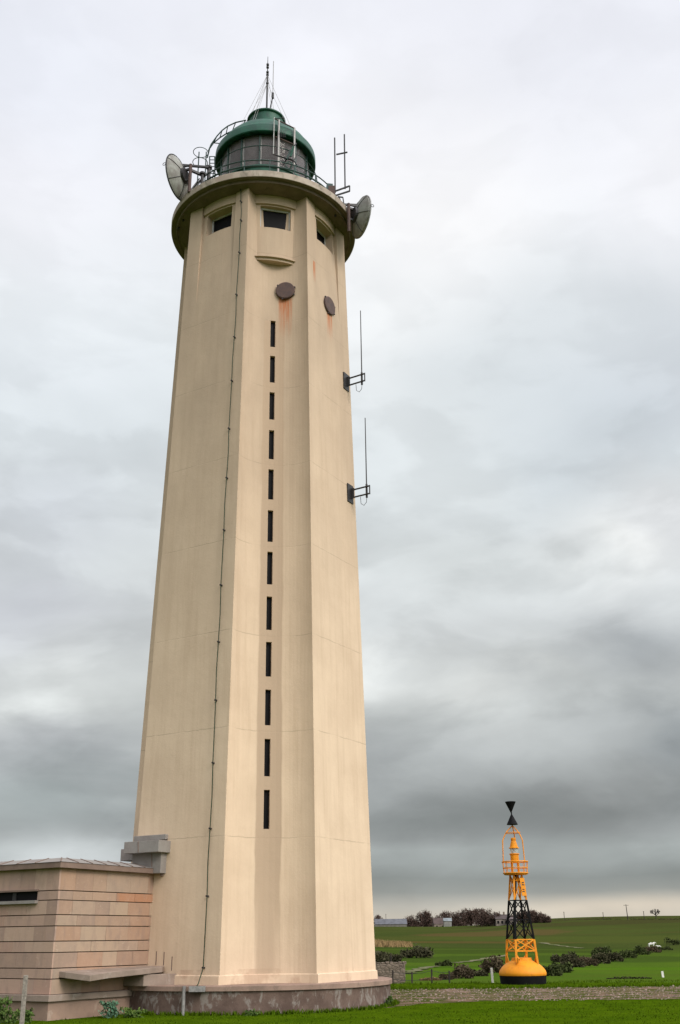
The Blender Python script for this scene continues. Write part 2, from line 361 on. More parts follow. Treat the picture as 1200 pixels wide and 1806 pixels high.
# ---------------------------------------------------------------- terrain
RT = [0, 57, 61, 70, 90, 120, 160, 220, 300, 400, 500, 560, 620, 900, 3000]
AT = [None, -2.16, -2.75, -2.50, -2.18, -1.85, -1.38, -.80, -.22, .30, .72, .86, .80, .3, -.3]
def terr(x, y):
    r = math.hypot(x, y); a = math.degrees(math.atan2(x, y))
    if r <= 57: return 0.0
    al = float(np.interp(r, RT[1:], AT[1:]))
    z = CAMZ + r * math.tan(R_(al))
    k = min(1, max(0, (r - 330) / 200))
    z -= k * 3.6 * (1 / (1 + math.exp((a - 8.0) / 1.0))) if r < 2000 else 0      # lower crest towards the left
    k2 = min(1, max(0, (r - 75) / 40))
    z += k2 * (.35 * math.sin(x * .045 + 1.3) + .25 * math.sin(y * .061 + x * .02) ) * min(1, r / 200)
    if y < 0 or r < 62: z = min(z, 0)
    return z
def ground_at(px, py):
    d = ray(px, py); h = math.hypot(d.x, d.y); d = d / h; r = 30.
    while r < 700:
        z = CAMZ + d.z * r
        if z <= terr(d.x * r, d.y * r): break
        r += 1.0 if r > 60 else .25
    return Vector((d.x * r, d.y * r, terr(d.x * r, d.y * r)))
rs = [0.5, 5, 12, 20, 28, 34, 38, 42, 46, 50, 54, 57, 58, 59.5, 61, 65, 70, 76, 83, 90] + list(np.geomspace(96, 640, 46)) + [700, 800, 1000, 1400, 2000, 3000]
azs = [R_(a) for a in list(np.arange(-180, -30, 6)) + list(np.arange(-30, 30, .6)) + list(np.arange(30, 180, 6))]
vs = []; fs = []; na = len(azs)
for r in rs:
    for a in azs: x, y = r * math.sin(a), r * math.cos(a); vs.append((x, y, terr(x, y)))
for i in range(len(rs) - 1):
    for k in range(na): l = (k + 1) % na; fs.append((i * na + k, i * na + l, (i + 1) * na + l, (i + 1) * na + k))
fs.append(tuple(range(na)))
mb = MB(); mb._add(vs, fs)
def m_ground():
    m, t, b = mat('grass_ground', 1.0, 0.); p = posn(t)
    ln = t.new('ShaderNodeVectorMath', operation='LENGTH'); t.put(ln.inputs[0], p); r = ln.outputs['Value']
    near = t.mix(t.rng(t.noise(p, .6, 5, .6), .35, .65), (0.0429, 0.0812, 0.0020), (0.0615, 0.1044, 0.0029))
    near = t.mix(t.m('MULTIPLY', t.rng(t.noise(t.map(p, (1, 2.5, 1)), 2.2, 6, .7), .45, .7), .5), near, (0.0278, 0.0522, 0.0049))
    mid = t.mix(t.rng(t.noise(p, .05, 5, .6), .35, .65), (0.0557, 0.0893, 0.0088), (0.0383, 0.0650, 0.0088))
    mid = t.mix(t.m('MULTIPLY', t.rng(t.noise(t.map(p, (.03, .16, 1)), 1, 6, .65), .45, .65), .6), mid, (0.0557, 0.0534, 0.0126))
    far = t.mix(t.rng(t.noise(p, .02, 5, .6), .35, .65), (0.0476, 0.0638, 0.0146), (0.0360, 0.0510, 0.0122))
    far = t.mix(t.m('MULTIPLY', t.rng(t.noise(t.map(p, (.012, .07, 1)), 1, 6, .65), .5, .66), .5), far, (0.0545, 0.0464, 0.0155))
    c = t.mix(t.rng(r, 57, 64), near, t.mix(.5, mid, (.070, .125, .013))); c = t.mix(t.rng(t.m('ADD', r, t.m('MULTIPLY', t.noise(p, .01, 3), 60)), 200, 300), c, far)
    def patch(c, px, py, rx, ry, col, k, rot=0.):
        g = ground_at(px, py)
        mp = t.new('ShaderNodeVectorMath', operation='SUBTRACT'); t.put(mp.inputs[0], p); mp.inputs[1].default_value = tuple(g)
        rn = t.new('ShaderNodeVectorRotate', rotation_type='Z_AXIS'); t.put(rn.inputs[0], mp.outputs[0]); rn.inputs['Angle'].default_value = rot
        mp = t.new('ShaderNodeVectorMath', operation='MULTIPLY'); t.put(mp.inputs[0], rn.outputs[0]); mp.inputs[1].default_value = (1 / rx, 1 / ry, 0)
        l = t.new('ShaderNodeVectorMath', operation='LENGTH'); t.put(l.inputs[0], mp.outputs[0])
        d = t.m('ADD', l.outputs['Value'], t.m('MULTIPLY', t.m('SUBTRACT', t.noise(p, .12, 5, .6), .5), .9))
        return t.mix(t.m('MULTIPLY', t.rng(d, .8, 1.15, 1, 0), k), c, col)
    c = patch(c, 865, 1648, 26, 34, (0.0870, 0.0557, 0.0234), .75, .5)
    c = patch(c, 790, 1662, 40, 5, (0.0835, 0.0557, 0.0195), .7, .15)
    c = patch(c, 720, 1655, 26, 9, (0.0522, 0.0557, 0.0146), .7)
    c = patch(c, 1080, 1628, 90, 22, (0.0406, 0.0360, 0.0146), .7)
    c = patch(c, 1000, 1622, 60, 16, (0.0383, 0.0360, 0.0146), .6)
    c = patch(c, 820, 1678, 36, 10, (0.0313, 0.0464, 0.0097), .6)
    c = patch(c, 1080, 1708, 60, 9, (0.0592, 0.1206, 0.0078), .7)
    c = patch(c, 700, 1706, 30, 8, (0.0418, 0.0777, 0.0097), .7)
    c = patch(c, 930, 1692, 40, 14, (0.0348, 0.0557, 0.0107), .7)
    c = patch(c, 760, 1672, 50, 7, (0.0325, 0.0534, 0.0097), .75)
    c = patch(c, 1130, 1655, 70, 26, (0.0545, 0.0696, 0.0146), .6, .3)
    wv = t.new('ShaderNodeTexWave', wave_type='BANDS', bands_direction='DIAGONAL'); t.put(wv.inputs['Vector'], p); wv.inputs['Scale'].default_value = .09; wv.inputs['Distortion'].default_value = 2.5
    c = t.mix(t.m('MULTIPLY', t.m('MULTIPLY', wv.outputs['Fac'], t.rng(r, 220, 330)), .35), c, (0.0661, 0.0684, 0.0195))
    t.put(b.inputs['Base Color'], c)
    bump(t, b, t.noise(p, 5, 6, .7), .8, .12); return m
M['ground'] = m_ground()
o = mb.build('ground', M['ground'], smooth=True); struct(o)

# gravel track crossing the lawn
def ragged(x, k): return .35 * math.sin(x * .9 + k) + .22 * math.sin(x * 2.3 + 2 * k) + .12 * math.sin(x * 6.1 + k * 3)
xs = np.arange(-7, 60, .35); vs = []; fs = []
for x in xs:
    near = 40.9 + .045 * (x - 4) ** 1 + ragged(x, 1.) + (-3.2 * math.exp(-((x - 1.2) / 1.6) ** 2)); far = 50.3 + .03 * x + ragged(x, 4.)
    for q in range(9): yy = near + (far - near) * q / 8; vs.append((x, yy, .006 + .012 * math.sin(x * 1.7 + q) ** 2 * (0 < q < 8)))
for i in range(len(xs) - 1):
    for q in range(8): fs.append((i * 9 + q, (i + 1) * 9 + q, (i + 1) * 9 + q + 1, i * 9 + q + 1))
m, t, b = mat('gravel', 1., 0.); p = posn(t)
c = t.mix(t.noise(p, 16, 3, .7), (.11, .072, .052), (.31, .205, .155))
c = t.mix(t.m('MULTIPLY', t.rng(t.noise(t.map(p, (.5, 1.2, 1)), 1.1, 6, .7), .44, .52), .9), c, (.050, .072, .010))
c = t.mix(t.m('MULTIPLY', t.rng(t.noise(t.map(p, (.6, 1, 1), (9, 0, 0)), .9, 5, .7), .55, .65), .6), c, (.14, .085, .055))
t.put(b.inputs['Base Color'], c); bump(t, b, t.noise(p, 20, 5, .8), 1., .05)
M['gravel'] = m
mb = MB(); mb._add(vs, fs); struct(mb.build('gravel_path', m, smooth=True))
# loose stones on the track
mb = MB()
for i in range(5200):
    x = rng.uniform(-2, 34); y = rng.uniform(40.6, 50.4 + .03 * x); s_ = rng.uniform(.02, .05) * (1.6 if rng.random() < .05 else 1)
    a = rng.uniform(0, 3.1); tn = rng.uniform(.08, .30)
    vs = []
    for q in range(5): vs.append((x + s_ * math.cos(a + q * 1.257) * rng.uniform(.7, 1.2), y + s_ * math.sin(a + q * 1.257), .012))
    vs.append((x + s_ * .2, y, .012 + s_ * rng.uniform(.5, 1.0)))
    mb._add(vs, [(q, (q + 1) % 5, 5) for q in range(5)], 0, (tn, tn * .74, tn * .60))
m, t, b = mat('loose_stone', .9, .2); t.put(b.inputs['Base Color'], t.new('ShaderNodeAttribute', attribute_name='Tint').outputs['Color'])
tag(mb.build('gravel_stones', m, fix=False), 'loose pale stones scattered over the gravel track', 'gravel', kind='stuff')

# lawn blades
def blades(mb, x, y, z, n, hgt, spread):
    for _ in range(n):
        a = rng.uniform(0, 6.28); px, py = x + rng.normal(0, spread), y + rng.normal(0, spread); h = hgt * rng.uniform(.5, 1.3); w = .012 + .1 * h
        dx, dy = math.cos(a) * w, math.sin(a) * w; lx, ly = rng.normal(0, h * .35), rng.normal(0, h * .35); tn = rng.random()
        mb._add([(px - dx, py - dy, z), (px + dx, py + dy, z), (px + lx, py + ly, z + h)], [(0, 1, 2)], 0, (tn, tn, tn))
mb = MB()
for i in range(5200):
    y = rng.uniform(29.5, 57.2); x = rng.uniform(-10, 25)
    if math.hypot(x + 3.468, y - 40) < 5.25: continue
    if 40.2 < y < 49.8 and x > -2 and rng.random() > .16: continue
    dd = abs(y - 57) < 2.2
    blades(mb, x, y, 0, 6, .045 if not dd else .10, .16)
for i in range(500):      # longer grass left standing round the plinth and along the wall
    a = rng.uniform(-1.6, 1.7); blades(mb, -3.468 + 5.24 * math.sin(a), 40 - 5.24 * math.cos(a), 0, 5, .12, .05)
for i in range(500):
    x = rng.uniform(-1, 26); blades(mb, x, 50.4 + .03 * x + rng.normal(0, .3), 0, 6, .13, .15)
tag(mb.build('lawn_grass', M['blade'], fix=False), 'short bright green mown grass of the lawn at the front', 'grass', kind='stuff')

# ---------------------------------------------------------------- lighthouse
TX, TY = -3.468, 40.0; TC = Vector((TX, TY, 0))
PHI, S1 = .2466, .3485; S2 = math.pi / 4 - S1
def RR(h): return 4.5535 - .0251 * h                  # h is height above the eye; world z = h + CAMZ
H0, H1 = -1.34, 30.40; REC = .75
def nt(an): return Vector((math.sin(an), -math.cos(an), 0)), Vector((math.cos(an), math.sin(an), 0))
def fpt(an, r, w, h): n, tt = nt(an); v = TC + n * r + tt * w; return Vector((v.x, v.y, h + CAMZ))
LH = thing('lighthouse', 'tall cream eight-sided concrete lighthouse with green lantern, on a round mauve plinth', 'lighthouse', (TX, TY, 0))
SLIT = [(24.13 - 1.30, 24.13)] + [(22.39 - 1.28, 22.39)] + [(20.65 - 1.27, 20.65), (17.59, 18.89), (15.83, 17.14), (14.05, 15.37), (12.32, 13.64), (10.54, 11.84), (8.78, 10.08), (7.01, 8.30), (5.23, 6.53), (3.46, 4.77)]
WB, WT, WW = 28.74, 29.88, .68
def dep(w, h):
    c = RR(h) * math.sin(S1); rho = (c * c + REC * REC) / (2 * REC)
    return max(0, math.sqrt(max(rho * rho - w * w, 0)) - (rho - REC))
mb = MB()
def grid(mb, hs, cols, fn, skip, mi, uvf):
    base = len(mb.v); nc = len(cols)
    vs = [fn(c, h) for h in hs for c in cols]; fs = []; uv = []
    for i in range(len(hs) - 1):
        for k in range(nc - 1):
            if skip(i, k): continue
            fs.append((i * nc + k, i * nc + k + 1, (i + 1) * nc + k + 1, (i + 1) * nc + k))
            uv.append([uvf(cols[k], hs[i]), uvf(cols[k + 1], hs[i]), uvf(cols[k + 1], hs[i + 1]), uvf(cols[k], hs[i + 1])])
    mb._add(vs, fs, mi, (1, 1, 1), uv)
for k in range(4):
    an = PHI + k * math.pi / 2
    # narrow concave faces; a column is given as fraction of the half chord, slit edges as absolute widths
    fr = [math.sin(a) / math.sin(1.05) for a in np.linspace(-1.05, 1.05, 25)]
    cols = sorted([('f', f) for f in fr if abs(f) > .12] + [('a', -.105), ('a', .105)], key=lambda q: q[1] if q[0] == 'f' else q[1] * .7)
    hs = sorted(set([H0, H1] + ([v for s_ in SLIT for v in s_] if k == 0 else []) + list(np.linspace(0, 30, 16))))
    slots = set()
    ia = [i for i, c in enumerate(cols) if c[0] == 'a'][0]
    if k == 0:
        for lo, hi in SLIT:
            for i in range(len(hs) - 1):
                if hs[i] >= lo - 1e-6 and hs[i + 1] <= hi + 1e-6: slots.add((i, ia))
    def wof(c, h): return c[1] * RR(h) * math.sin(S1) if c[0] == 'f' else c[1]
    grid(mb, hs, cols, lambda c, h: fpt(an, RR(h) * math.cos(S1) - dep(wof(c, h), h), wof(c, h), h), lambda i, q: (i, q) in slots, 1 if k == 0 else 0, lambda c, h: (wof(c, h), h))
    # wide flat faces with the recessed, slightly convex panel near the top
    an2 = an + math.pi / 4; P = .93; HP = 25.2
    apt = RR(30.4) * math.cos(S2)
    cols = [('f', -1), ('f', -.8), ('o', -P), ('i', -P), ('i', -WW), ('i', -.35), ('i', 0), ('i', .35), ('i', WW), ('i', P), ('o', P), ('f', .8), ('f', 1)]
    hs = sorted(set([H0, HP, WB, WT, H1] + [0, 5, 10, 15, 20] + list(np.linspace(HP, WB, 6)) + [29.3]))
    def w2(c, h):
        if c[0] == 'f': return math.copysign(max(RR(h) * math.sin(S2) * abs(c[1]), 0), c[1])
        return c[1]
    def p2(c, h):
        ap = RR(h) * math.cos(S2); w = w2(c, h)
        if c[0] == 'i':
            tt_ = max(0, (h - HP) / (H1 - HP)); ap = ap - tt_ * (apt - math.sqrt(3.42 ** 2 - w * w) + .03)
        return fpt(an2, ap, w, h)
    ihole = [(i, q) for i in range(len(hs) - 1) for q in range(len(cols) - 1) if WB - 1e-6 <= hs[i] and hs[i + 1] <= WT + 1e-6 and 4 <= q <= 7]
    grid(mb, hs, cols, p2, lambda i, q: (i, q) in ihole, 2 if k == 0 else 0, lambda c, h: (w2(c, h), h))
    # reveals of the big window
    for (wa, ha, wb, hb) in [(-WW, WB, WW, WB), (-WW, WT, WW, WT), (-WW, WB, -WW, WT), (WW, WB, WW, WT)]:
        nseg = 6; o_ = []; i_ = []
        for q in range(nseg + 1):
            w = wa + (wb - wa) * q / nseg; h = ha + (hb - ha) * q / nseg
            o_.append(p2(('i', w), h)); i_.append(fpt(an2, 2.92, w, h))
        mb._add(o_ + i_, [(q, q + 1, nseg + 2 + q, nseg + 1 + q) for q in range(nseg)], 0)
    if k == 0:
        for lo, hi in SLIT:
            for (wa, ha, wb, hb) in [(-.105, lo, .105, lo), (-.105, hi, .105, hi), (-.105, lo, -.105, hi), (.105, lo, .105, hi)]:
                q0 = [fpt(an, RR(h) * math.cos(S1) - dep(w, h), w, h) for w, h in ((wa, ha), (wb, hb))]
                q1 = [fpt(an, RR(h) * math.cos(S1) - REC - .28, w, h) for w, h in ((wa, ha), (wb, hb))]
                mb._add(q0 + q1, [(0, 1, 3, 2)], 1)
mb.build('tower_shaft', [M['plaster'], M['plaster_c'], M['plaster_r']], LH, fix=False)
for lo, hi in SLIT:
    n, tt = nt(PHI); hm = (lo + hi) / 2
    fr_ = MB(); c = fpt(PHI, RR(hm) * math.cos(S1) - REC - .16, 0, hm)
    o = MB().box(c, (.22, .03, hi - lo + .03), (tt, n, Vector((0, 0, 1)))).build('slit_window', M['pane'], LH)
# base course round the foot
pts_o = []; 
def outline(h, off):
    P_ = []
    for k in range(4):
        an = PHI + k * math.pi / 2; c = RR(h) * math.sin(S1)
        for a in np.linspace(-1, 1, 15):
            w = a * c; P_.append(fpt(an, RR(h) * math.cos(S1) - dep(w, h) + off, w * (1 + off / c * abs(a) * .7), h))
    return P_
mb = MB(); A = outline(-1.335, .05); B = outline(-1.08, .05); C_ = outline(-1.05, .002); n_ = len(A)
mb._add(A + B + C_, [(i, (i + 1) % n_, n_ + (i + 1) % n_, n_ + i) for i in range(n_)] + [(n_ + i, n_ + (i + 1) % n_, 2 * n_ + (i + 1) % n_, 2 * n_ + i) for i in range(n_)])
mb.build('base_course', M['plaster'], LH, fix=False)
# plinth
PR = 5.14
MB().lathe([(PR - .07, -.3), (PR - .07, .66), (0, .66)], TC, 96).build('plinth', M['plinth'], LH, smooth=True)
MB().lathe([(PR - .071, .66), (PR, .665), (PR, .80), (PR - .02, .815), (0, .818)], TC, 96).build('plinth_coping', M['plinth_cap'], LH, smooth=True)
# windows and hoods in wide faces, bays in narrow faces
def hood(an, rfun, w, name='window_hood'):
    mb = MB(); N = 14; sec = []
    for q in range(N + 1):
        ww = -w + 2 * w * q / N; r = rfun(ww)
        sec.append([fpt(an, r - .12, ww, 29.95), fpt(an, r + .10, ww, 29.95), fpt(an, r + .10, ww, 30.41), fpt(an, r - .12, ww, 30.41)])
    vs = [v for s_ in sec for v in s_]; fs = []
    for q in range(N):
        for j in range(4): l = (j + 1) % 4; fs.append((q * 4 + j, (q + 1) * 4 + j, (q + 1) * 4 + l, q * 4 + l))
    fs += [(0, 1, 2, 3), (N * 4, N * 4 + 3, N * 4 + 2, N * 4 + 1)]
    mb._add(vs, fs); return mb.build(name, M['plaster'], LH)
def window(an, rin):
    n, tt = nt(an); up = Vector((0, 0, 1)); hm = (WB + WT) / 2
    w_ = MB().box(fpt(an, rin + .03, 0, hm), (2 * WW + .1, .03, WT - WB + .1), (tt, n, up)).build('window', M['pane'], LH)
    fb = MB()
    for w, h, sx, sz in [(-WW + .03, hm, .06, WT - WB), (WW - .03, hm, .06, WT - WB), (0, WB + .04, 2 * WW - .12, .08), (0, WT - .04, 2 * WW - .12, .08)]:
        fb.box(fpt(an, rin + .09, w, h), (sx, .05, sz), (tt, n, up))
    fb.build('frame', M['dark'] if False else M['pale'], w_)
for k in range(4):
    an = PHI + k * math.pi / 2; an2 = an + math.pi / 4
    apt = RR(30.4) * math.cos(S2)
    hood(an2, lambda w: math.sqrt(3.42 ** 2 - w * w) - .03, .90); window(an2, 2.90)
    hood(an, lambda w: math.sqrt(3.21 ** 2 - w * w) - .02, .92); window(an, 2.88)
    mb = MB(); BW = .92
    cols = [-BW, -WW, -.35, 0, .35, WW, BW]; hs = [27.12, 28, WB, WT, 30.41]
    grid(mb, hs, cols, lambda w, h: fpt(an, math.sqrt(3.20 ** 2 - w * w), w, h), lambda i, q: i == 2 and 1 <= q <= 4, 0, lambda w, h: (w + 9, h))
    for (wa, ha, wb, hb) in [(-WW, WB, WW, WB), (-WW, WT, WW, WT), (-WW, WB, -WW, WT), (WW, WB, WW, WT)]:
        nseg = 6; o_ = []; i_ = []
        for q in range(nseg + 1):
            w = wa + (wb - wa) * q / nseg; h = ha + (hb - ha) * q / nseg
            o_.append(fpt(an, math.sqrt(3.20 ** 2 - w * w), w, h)); i_.append(fpt(an, 2.90, w, h))
        mb._add(o_ + i_, [(q, q + 1, nseg + 2 + q, nseg + 1 + q) for q in range(nseg)], 0)
    for sg in (-1, 1):
        mb._add([fpt(an, math.sqrt(3.20 ** 2 - BW * BW), sg * BW, 27.12), fpt(an, 2.8, sg * (BW + .01), 27.12), fpt(an, 2.8, sg * (BW + .01), 30.41), fpt(an, math.sqrt(3.20 ** 2 - BW * BW), sg * BW, 30.41)], [(0, 1, 2, 3)], 0)
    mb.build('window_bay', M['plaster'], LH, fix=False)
    # ledge under the bay: thin lip on a solid shelf
    mb = MB(); N = 12
    for (za, zb, ro, m_) in [(27.0, 27.12, .03, 0), (27.12, 27.17, .13, 0)]:
        sec = [[fpt(an, 2.75, w * (1 if True else 1), za), fpt(an, math.sqrt(3.20 ** 2 - w * w) + ro, w, za), fpt(an, math.sqrt(3.20 ** 2 - w * w) + ro, w, zb), fpt(an, 2.75, w, zb)] for w in np.linspace(-.88, .88, N + 1)]
        vs = [v for s_ in sec for v in s_]; fs = []
        for q in range(N):
            for j in range(4): l = (j + 1) % 4; fs.append((q * 4 + j, (q + 1) * 4 + j, (q + 1) * 4 + l, q * 4 + l))
        fs += [(0, 1, 2, 3), (N * 4, N * 4 + 3, N * 4 + 2, N * 4 + 1)]
        mb._add(vs, fs)
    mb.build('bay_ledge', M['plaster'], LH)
# round steel hatches with lugs
def hatch(an, r, w, h, rad, tw=0.):
    c = fpt(an, r, w, h); up = Vector((0, 0, 1)); n, tt = nt(an + tw)
    o = MB().lathe([(0, .10), (rad - .03, .10), (rad, .08), (rad, 0)], c, 40, axis=(tt, up, n)).build('hatch_cover', M['rusty'], LH)
    for a in (20, 140, 255, 330):
        d = tt * math.cos(R_(a)) + up * math.sin(R_(a)); MB().box(c + d * (rad + .02) + n * .05, (.06, .06, .05), (tt, n, up)).build('lug', M['dark'], o)
hatch(PHI, RR(25.6) * math.cos(S1) - dep(.47, 25.6) + .07, .49, 25.62, .41, -.31)
hatch(PHI + math.pi / 4, RR(25.55) * math.cos(S2) + .0, .04, 25.56, .42)
# gallery slab and lantern
Zc = CAMZ
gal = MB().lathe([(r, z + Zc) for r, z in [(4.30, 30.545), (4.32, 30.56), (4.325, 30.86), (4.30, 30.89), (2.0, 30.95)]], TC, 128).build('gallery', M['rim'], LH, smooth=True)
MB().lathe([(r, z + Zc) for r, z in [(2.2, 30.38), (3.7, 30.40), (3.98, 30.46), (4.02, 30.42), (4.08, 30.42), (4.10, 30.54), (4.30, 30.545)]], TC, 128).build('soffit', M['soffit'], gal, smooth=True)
for a_, r_ in ((-75, 4.0), (-66, 3.9), (62, 3.85), (35, 3.6)):
    n, tt = nt(R_(a_)); MB().lathe([(0, -.04), (.05, -.04), (.05, .03)], TC + n * r_ + Vector((0, 0, 30.40 + Zc)), 12).build('drain_spout', M['dark'], gal)
MB().lathe([(r, z + Zc) for r, z in [(2.2, 30.94), (2.2, 32.9), (2.27, 32.92), (2.27, 33.0), (2.1, 33.02)]], TC, 90).build('lantern_base', M['green'], LH, smooth=True)
MB().lathe([(2.13, 33.0 + Zc), (2.13, 34.85 + Zc)], TC, 90).build('lantern_glass', M['glass'], LH, smooth=True)
NM = 15
for i in range(NM):
    a = R_(-2.5) + 2 * math.pi * i / NM; n, tt = nt(a)
    MB().box(fpt(a, 2.15, 0, 33.92), (.06, .09, 1.84), (tt, n, Vector((0, 0, 1)))).build('mullion', M['green_dark'], LH)
    a0 = a + R_(2.4); a1 = a + 2 * math.pi / NM - R_(.8)
    MB().lathe([(2.03, 33.0 + Zc), (2.03, 34.8 + Zc)], TC, 8, a0, a1).build('curtain', M['curtain'], LH, smooth=True)
    n2, tt2 = nt(a + R_(1.3)); MB().box(fpt(a + R_(1.3), 2.05, 0, 33.9), (.07, .01, 1.8), (tt2, n2, Vector((0, 0, 1)))).build('gap_light_strip', M['pale'], LH)  # pale strip painted in for sky light showing through the curtain gap
MB().lathe([(r, z + Zc) for r, z in [(2.05, 34.95), (2.2, 34.86), (2.42, 34.82), (2.45, 34.86), (2.44, 35.24), (2.40, 35.30), (2.34, 35.34), (2.26, 35.50), (2.10, 35.78), (1.84, 36.10), (1.52, 36.40), (1.20, 36.66), (1.0, 36.80), (.90, 36.94)]], TC, 96).build('lantern_roof', M['green'], LH, smooth=True)
MB().lathe([(r, z + Zc) for r, z in [(.90, 36.86), (.87, 37.02), (.87, 37.5), (.95, 37.56), (.96, 37.62), (.80, 37.74), (.3, 37.86), (0, 37.88)]], TC, 60).build('roof_ventilator', M['green'], LH, smooth=True)
MB().tube(arc(TC, 2.52, 33.86 + Zc, 0, 2 * math.pi, 72)[:-1], .022, 6, True).build('handrail', M['green_dark'], LH)
for i in range(NM):
    a = R_(-2.5) + 2 * math.pi * i / NM
    if i % 3 == 0: MB().bar(fpt(a, 2.18, 0, 33.86), fpt(a, 2.52, 0, 33.86), .025).build('bracket', M['green_dark'], LH)
ra = MB(); ra.tube(arc(TC, 3.62, 32.05 + Zc, 0, 2 * math.pi, 96)[:-1], .03, 6, True)
rail = ra.build('gallery_railing', M['green_dark'], LH)
MB().tube(arc(TC, 3.62, 31.72 + Zc, 0, 2 * math.pi, 96)[:-1], .04, 6, True).build('lower_rail', M['green_dark'], rail)
for i in range(20):
    a = R_(8) + 2 * math.pi * i / 20
    MB().tube([fpt(a, 3.62, 0, 30.9), fpt(a, 3.62, 0, 32.05)], .028, 6).build('post', M['green_dark'], rail)
# curved roof ladder on the left of the lantern
A = [at(x, y, 39.75) for x, y in [(368, 266), (373, 254), (383, 240), (392, 230), (402, 222.5), (416, 216), (434, 212)]]
B = [at(x, y, 40.3) for x, y in [(366, 278), (370, 262), (377, 252), (388, 243), (399, 236), (410, 231), (425, 224)]]
ld = MB(); ld.tube(A, .035, 6).tube(B, .035, 6); ld = ld.build('roof_ladder', M['green_dark'], LH)
for i in range(1, 7): MB().tube([A[i], B[i]], .025, 5).build('rung', M['green_dark'], ld)
for i in (2, 4, 6):
    q = B[i]; d = (Vector((TX, TY, q.z - .6)) - q).normalized(); MB().tube([q, q + d * .5], .025, 5).build('strut', M['green_dark'], ld)
A2 = [at(370, 276, 40.1), at(370.5, 318, 40.1)]; B2 = [at(379, 276, 40.0), at(379.5, 318, 40.0)]
l2 = MB(); l2.tube(A2, .03, 6).tube(B2, .03, 6); l2 = l2.build('wall_ladder', M['green_dark'], LH)
for i in range(8):
    f_ = i / 7.; MB().tube([A2[0].lerp(A2[1], f_), B2[0].lerp(B2[1], f_)], .022, 5).build('rung', M['green_dark'], l2)
# hooped access ladder at gallery edge
hp = MB(); c1 = at(356, 303, 38.1); zt = at(356, 268, 38.1).z; zb = 30.9 + Zc
for dx in (-.17, .17): hp.tube([(c1.x + dx, 38.1, zb), (c1.x + dx, 38.1, zt)], .028, 6)
hp = hp.build('hooped_ladder', M['green_dark'], LH)
for z_ in (zt - .25, zt - .85, zb + .35):
    MB().tube(arc((c1.x - .05, 37.85), .34, z_, 0, 2 * math.pi, 24)[:-1], .018, 5, True).build('hoop', M['green_dark'], hp)
# down conductor with stand-off clips
hs_w = [(30.35, 1.24), (29.73, 1.27), (28.69, 1.32), (26.98, 1.32), (24.84, 1.28), (22.75, 1.29), (20.69, 1.27), (18.53, 1.25), (16.38, 1.26), (14.21, 1.26), (12.02, 1.25), (9.86, 1.27), (7.74, 1.28), (5.57, 1.3), (3.41, 1.32), (1.29, 1.34), (-.84, 1.33)]
anl = PHI - math.pi / 4; pts = []
pts += [at(411, 306, 36.1)]
for i, (h, w) in enumerate(hs_w):
    pts.append(fpt(anl, RR(h) * math.cos(S2) + .07, w + .0, h))
    if i < len(hs_w) - 1:
        h2, w_2 = hs_w[i + 1]; pts.append(fpt(anl, RR((h + h2) / 2) * math.cos(S2) + .07, (w + w_2) / 2 + .03 * math.sin(i * 2.1), (h + h2) / 2))
pts += [at(350, 1735, 35.2), at(346, 1742, 34.9), at(346, 1750, 34.84)]
cb = MB().tube(pts, .017, 6).build('lightning_conductor', M['cable'], LH)
for h, w in hs_w[1:]:
    MB().bar(fpt(anl, RR(h) * math.cos(S2) - .01, w, h), fpt(anl, RR(h) * math.cos(S2) + .12, w, h + .01), .05, .05).build('clip', M['dark'], cb)
# drain pipe down the plinth
px_ = at(325, 1745, 34.95)
pp = MB().tube([(px_.x, 34.93, .82), (px_.x, 34.93, 0.0)], .055, 10).build('drain_pipe', M['grey_steel'], LH)
MB().box((px_.x + .42, 34.83, .74), (.50, .12, .16)).build('junction_box', M['grey_steel'], pp)
# ---------------------------------------------------------------- antennas
UP = Vector((0, 0, 1))
zr = 37.86 + Zc
AM = thing('mast_antenna', 'black guyed mast at the very top of the lantern roof', 'antenna', (TX, TY, zr))
pt = at(472.2, 100, 40); z1 = at(471, 132, 40).z; z2 = at(470.7, 147, 40).z
MB().tube([(TX, TY, zr - .05), (TX, TY, z1)], .045, 8).build('mast', M['dark'], AM)
MB().tube([(TX, TY, z1), (TX, TY, pt.z)], .03, 6, r2=.012).build('whip', M['dark'], AM)
for z_ in (z1, z2, z1 + .17, z1 + .5, z1 + .68): MB().lathe([(0, z_ - .06), (.07, z_ - .04), (.07, z_ + .04), (0, z_ + .06)], (TX, TY, 0), 10).build('collar', M['dark'], AM)
for k, a in enumerate((-75, -110, 60, 150, -20)):
    n, tt = nt(R_(a))
    for zz_, rr_ in ((z1, 1.55), (z2, 1.35)):
        e = Vector((TX, TY, 0)) + n * rr_; MB().tube([(TX, TY, zz_), (e.x, e.y, 36.45 + Zc - (rr_ - 1.4) * .7)], .008, 4).build('guy_wire', M['grey_steel'], AM)
WA = thing('whip_antenna', 'thin grey whip antenna on a slanted black arm beside the roof mast', 'antenna', (TX + .1, TY - .1, zr))
q = at(481.5, 170, 39.6)
MB().tube([(TX + .1, TY - .15, zr - .06), q], .03, 6).build('arm', M['dark'], WA)
MB().tube([q - UP * .12, q + UP * .22], .06, 8).build('mount', M['dark'], WA)
MB().tube([q, (q.x, q.y, at(482.5, 108, 39.6).z)], .018, 6).build('whip', M['grey_steel'], WA)
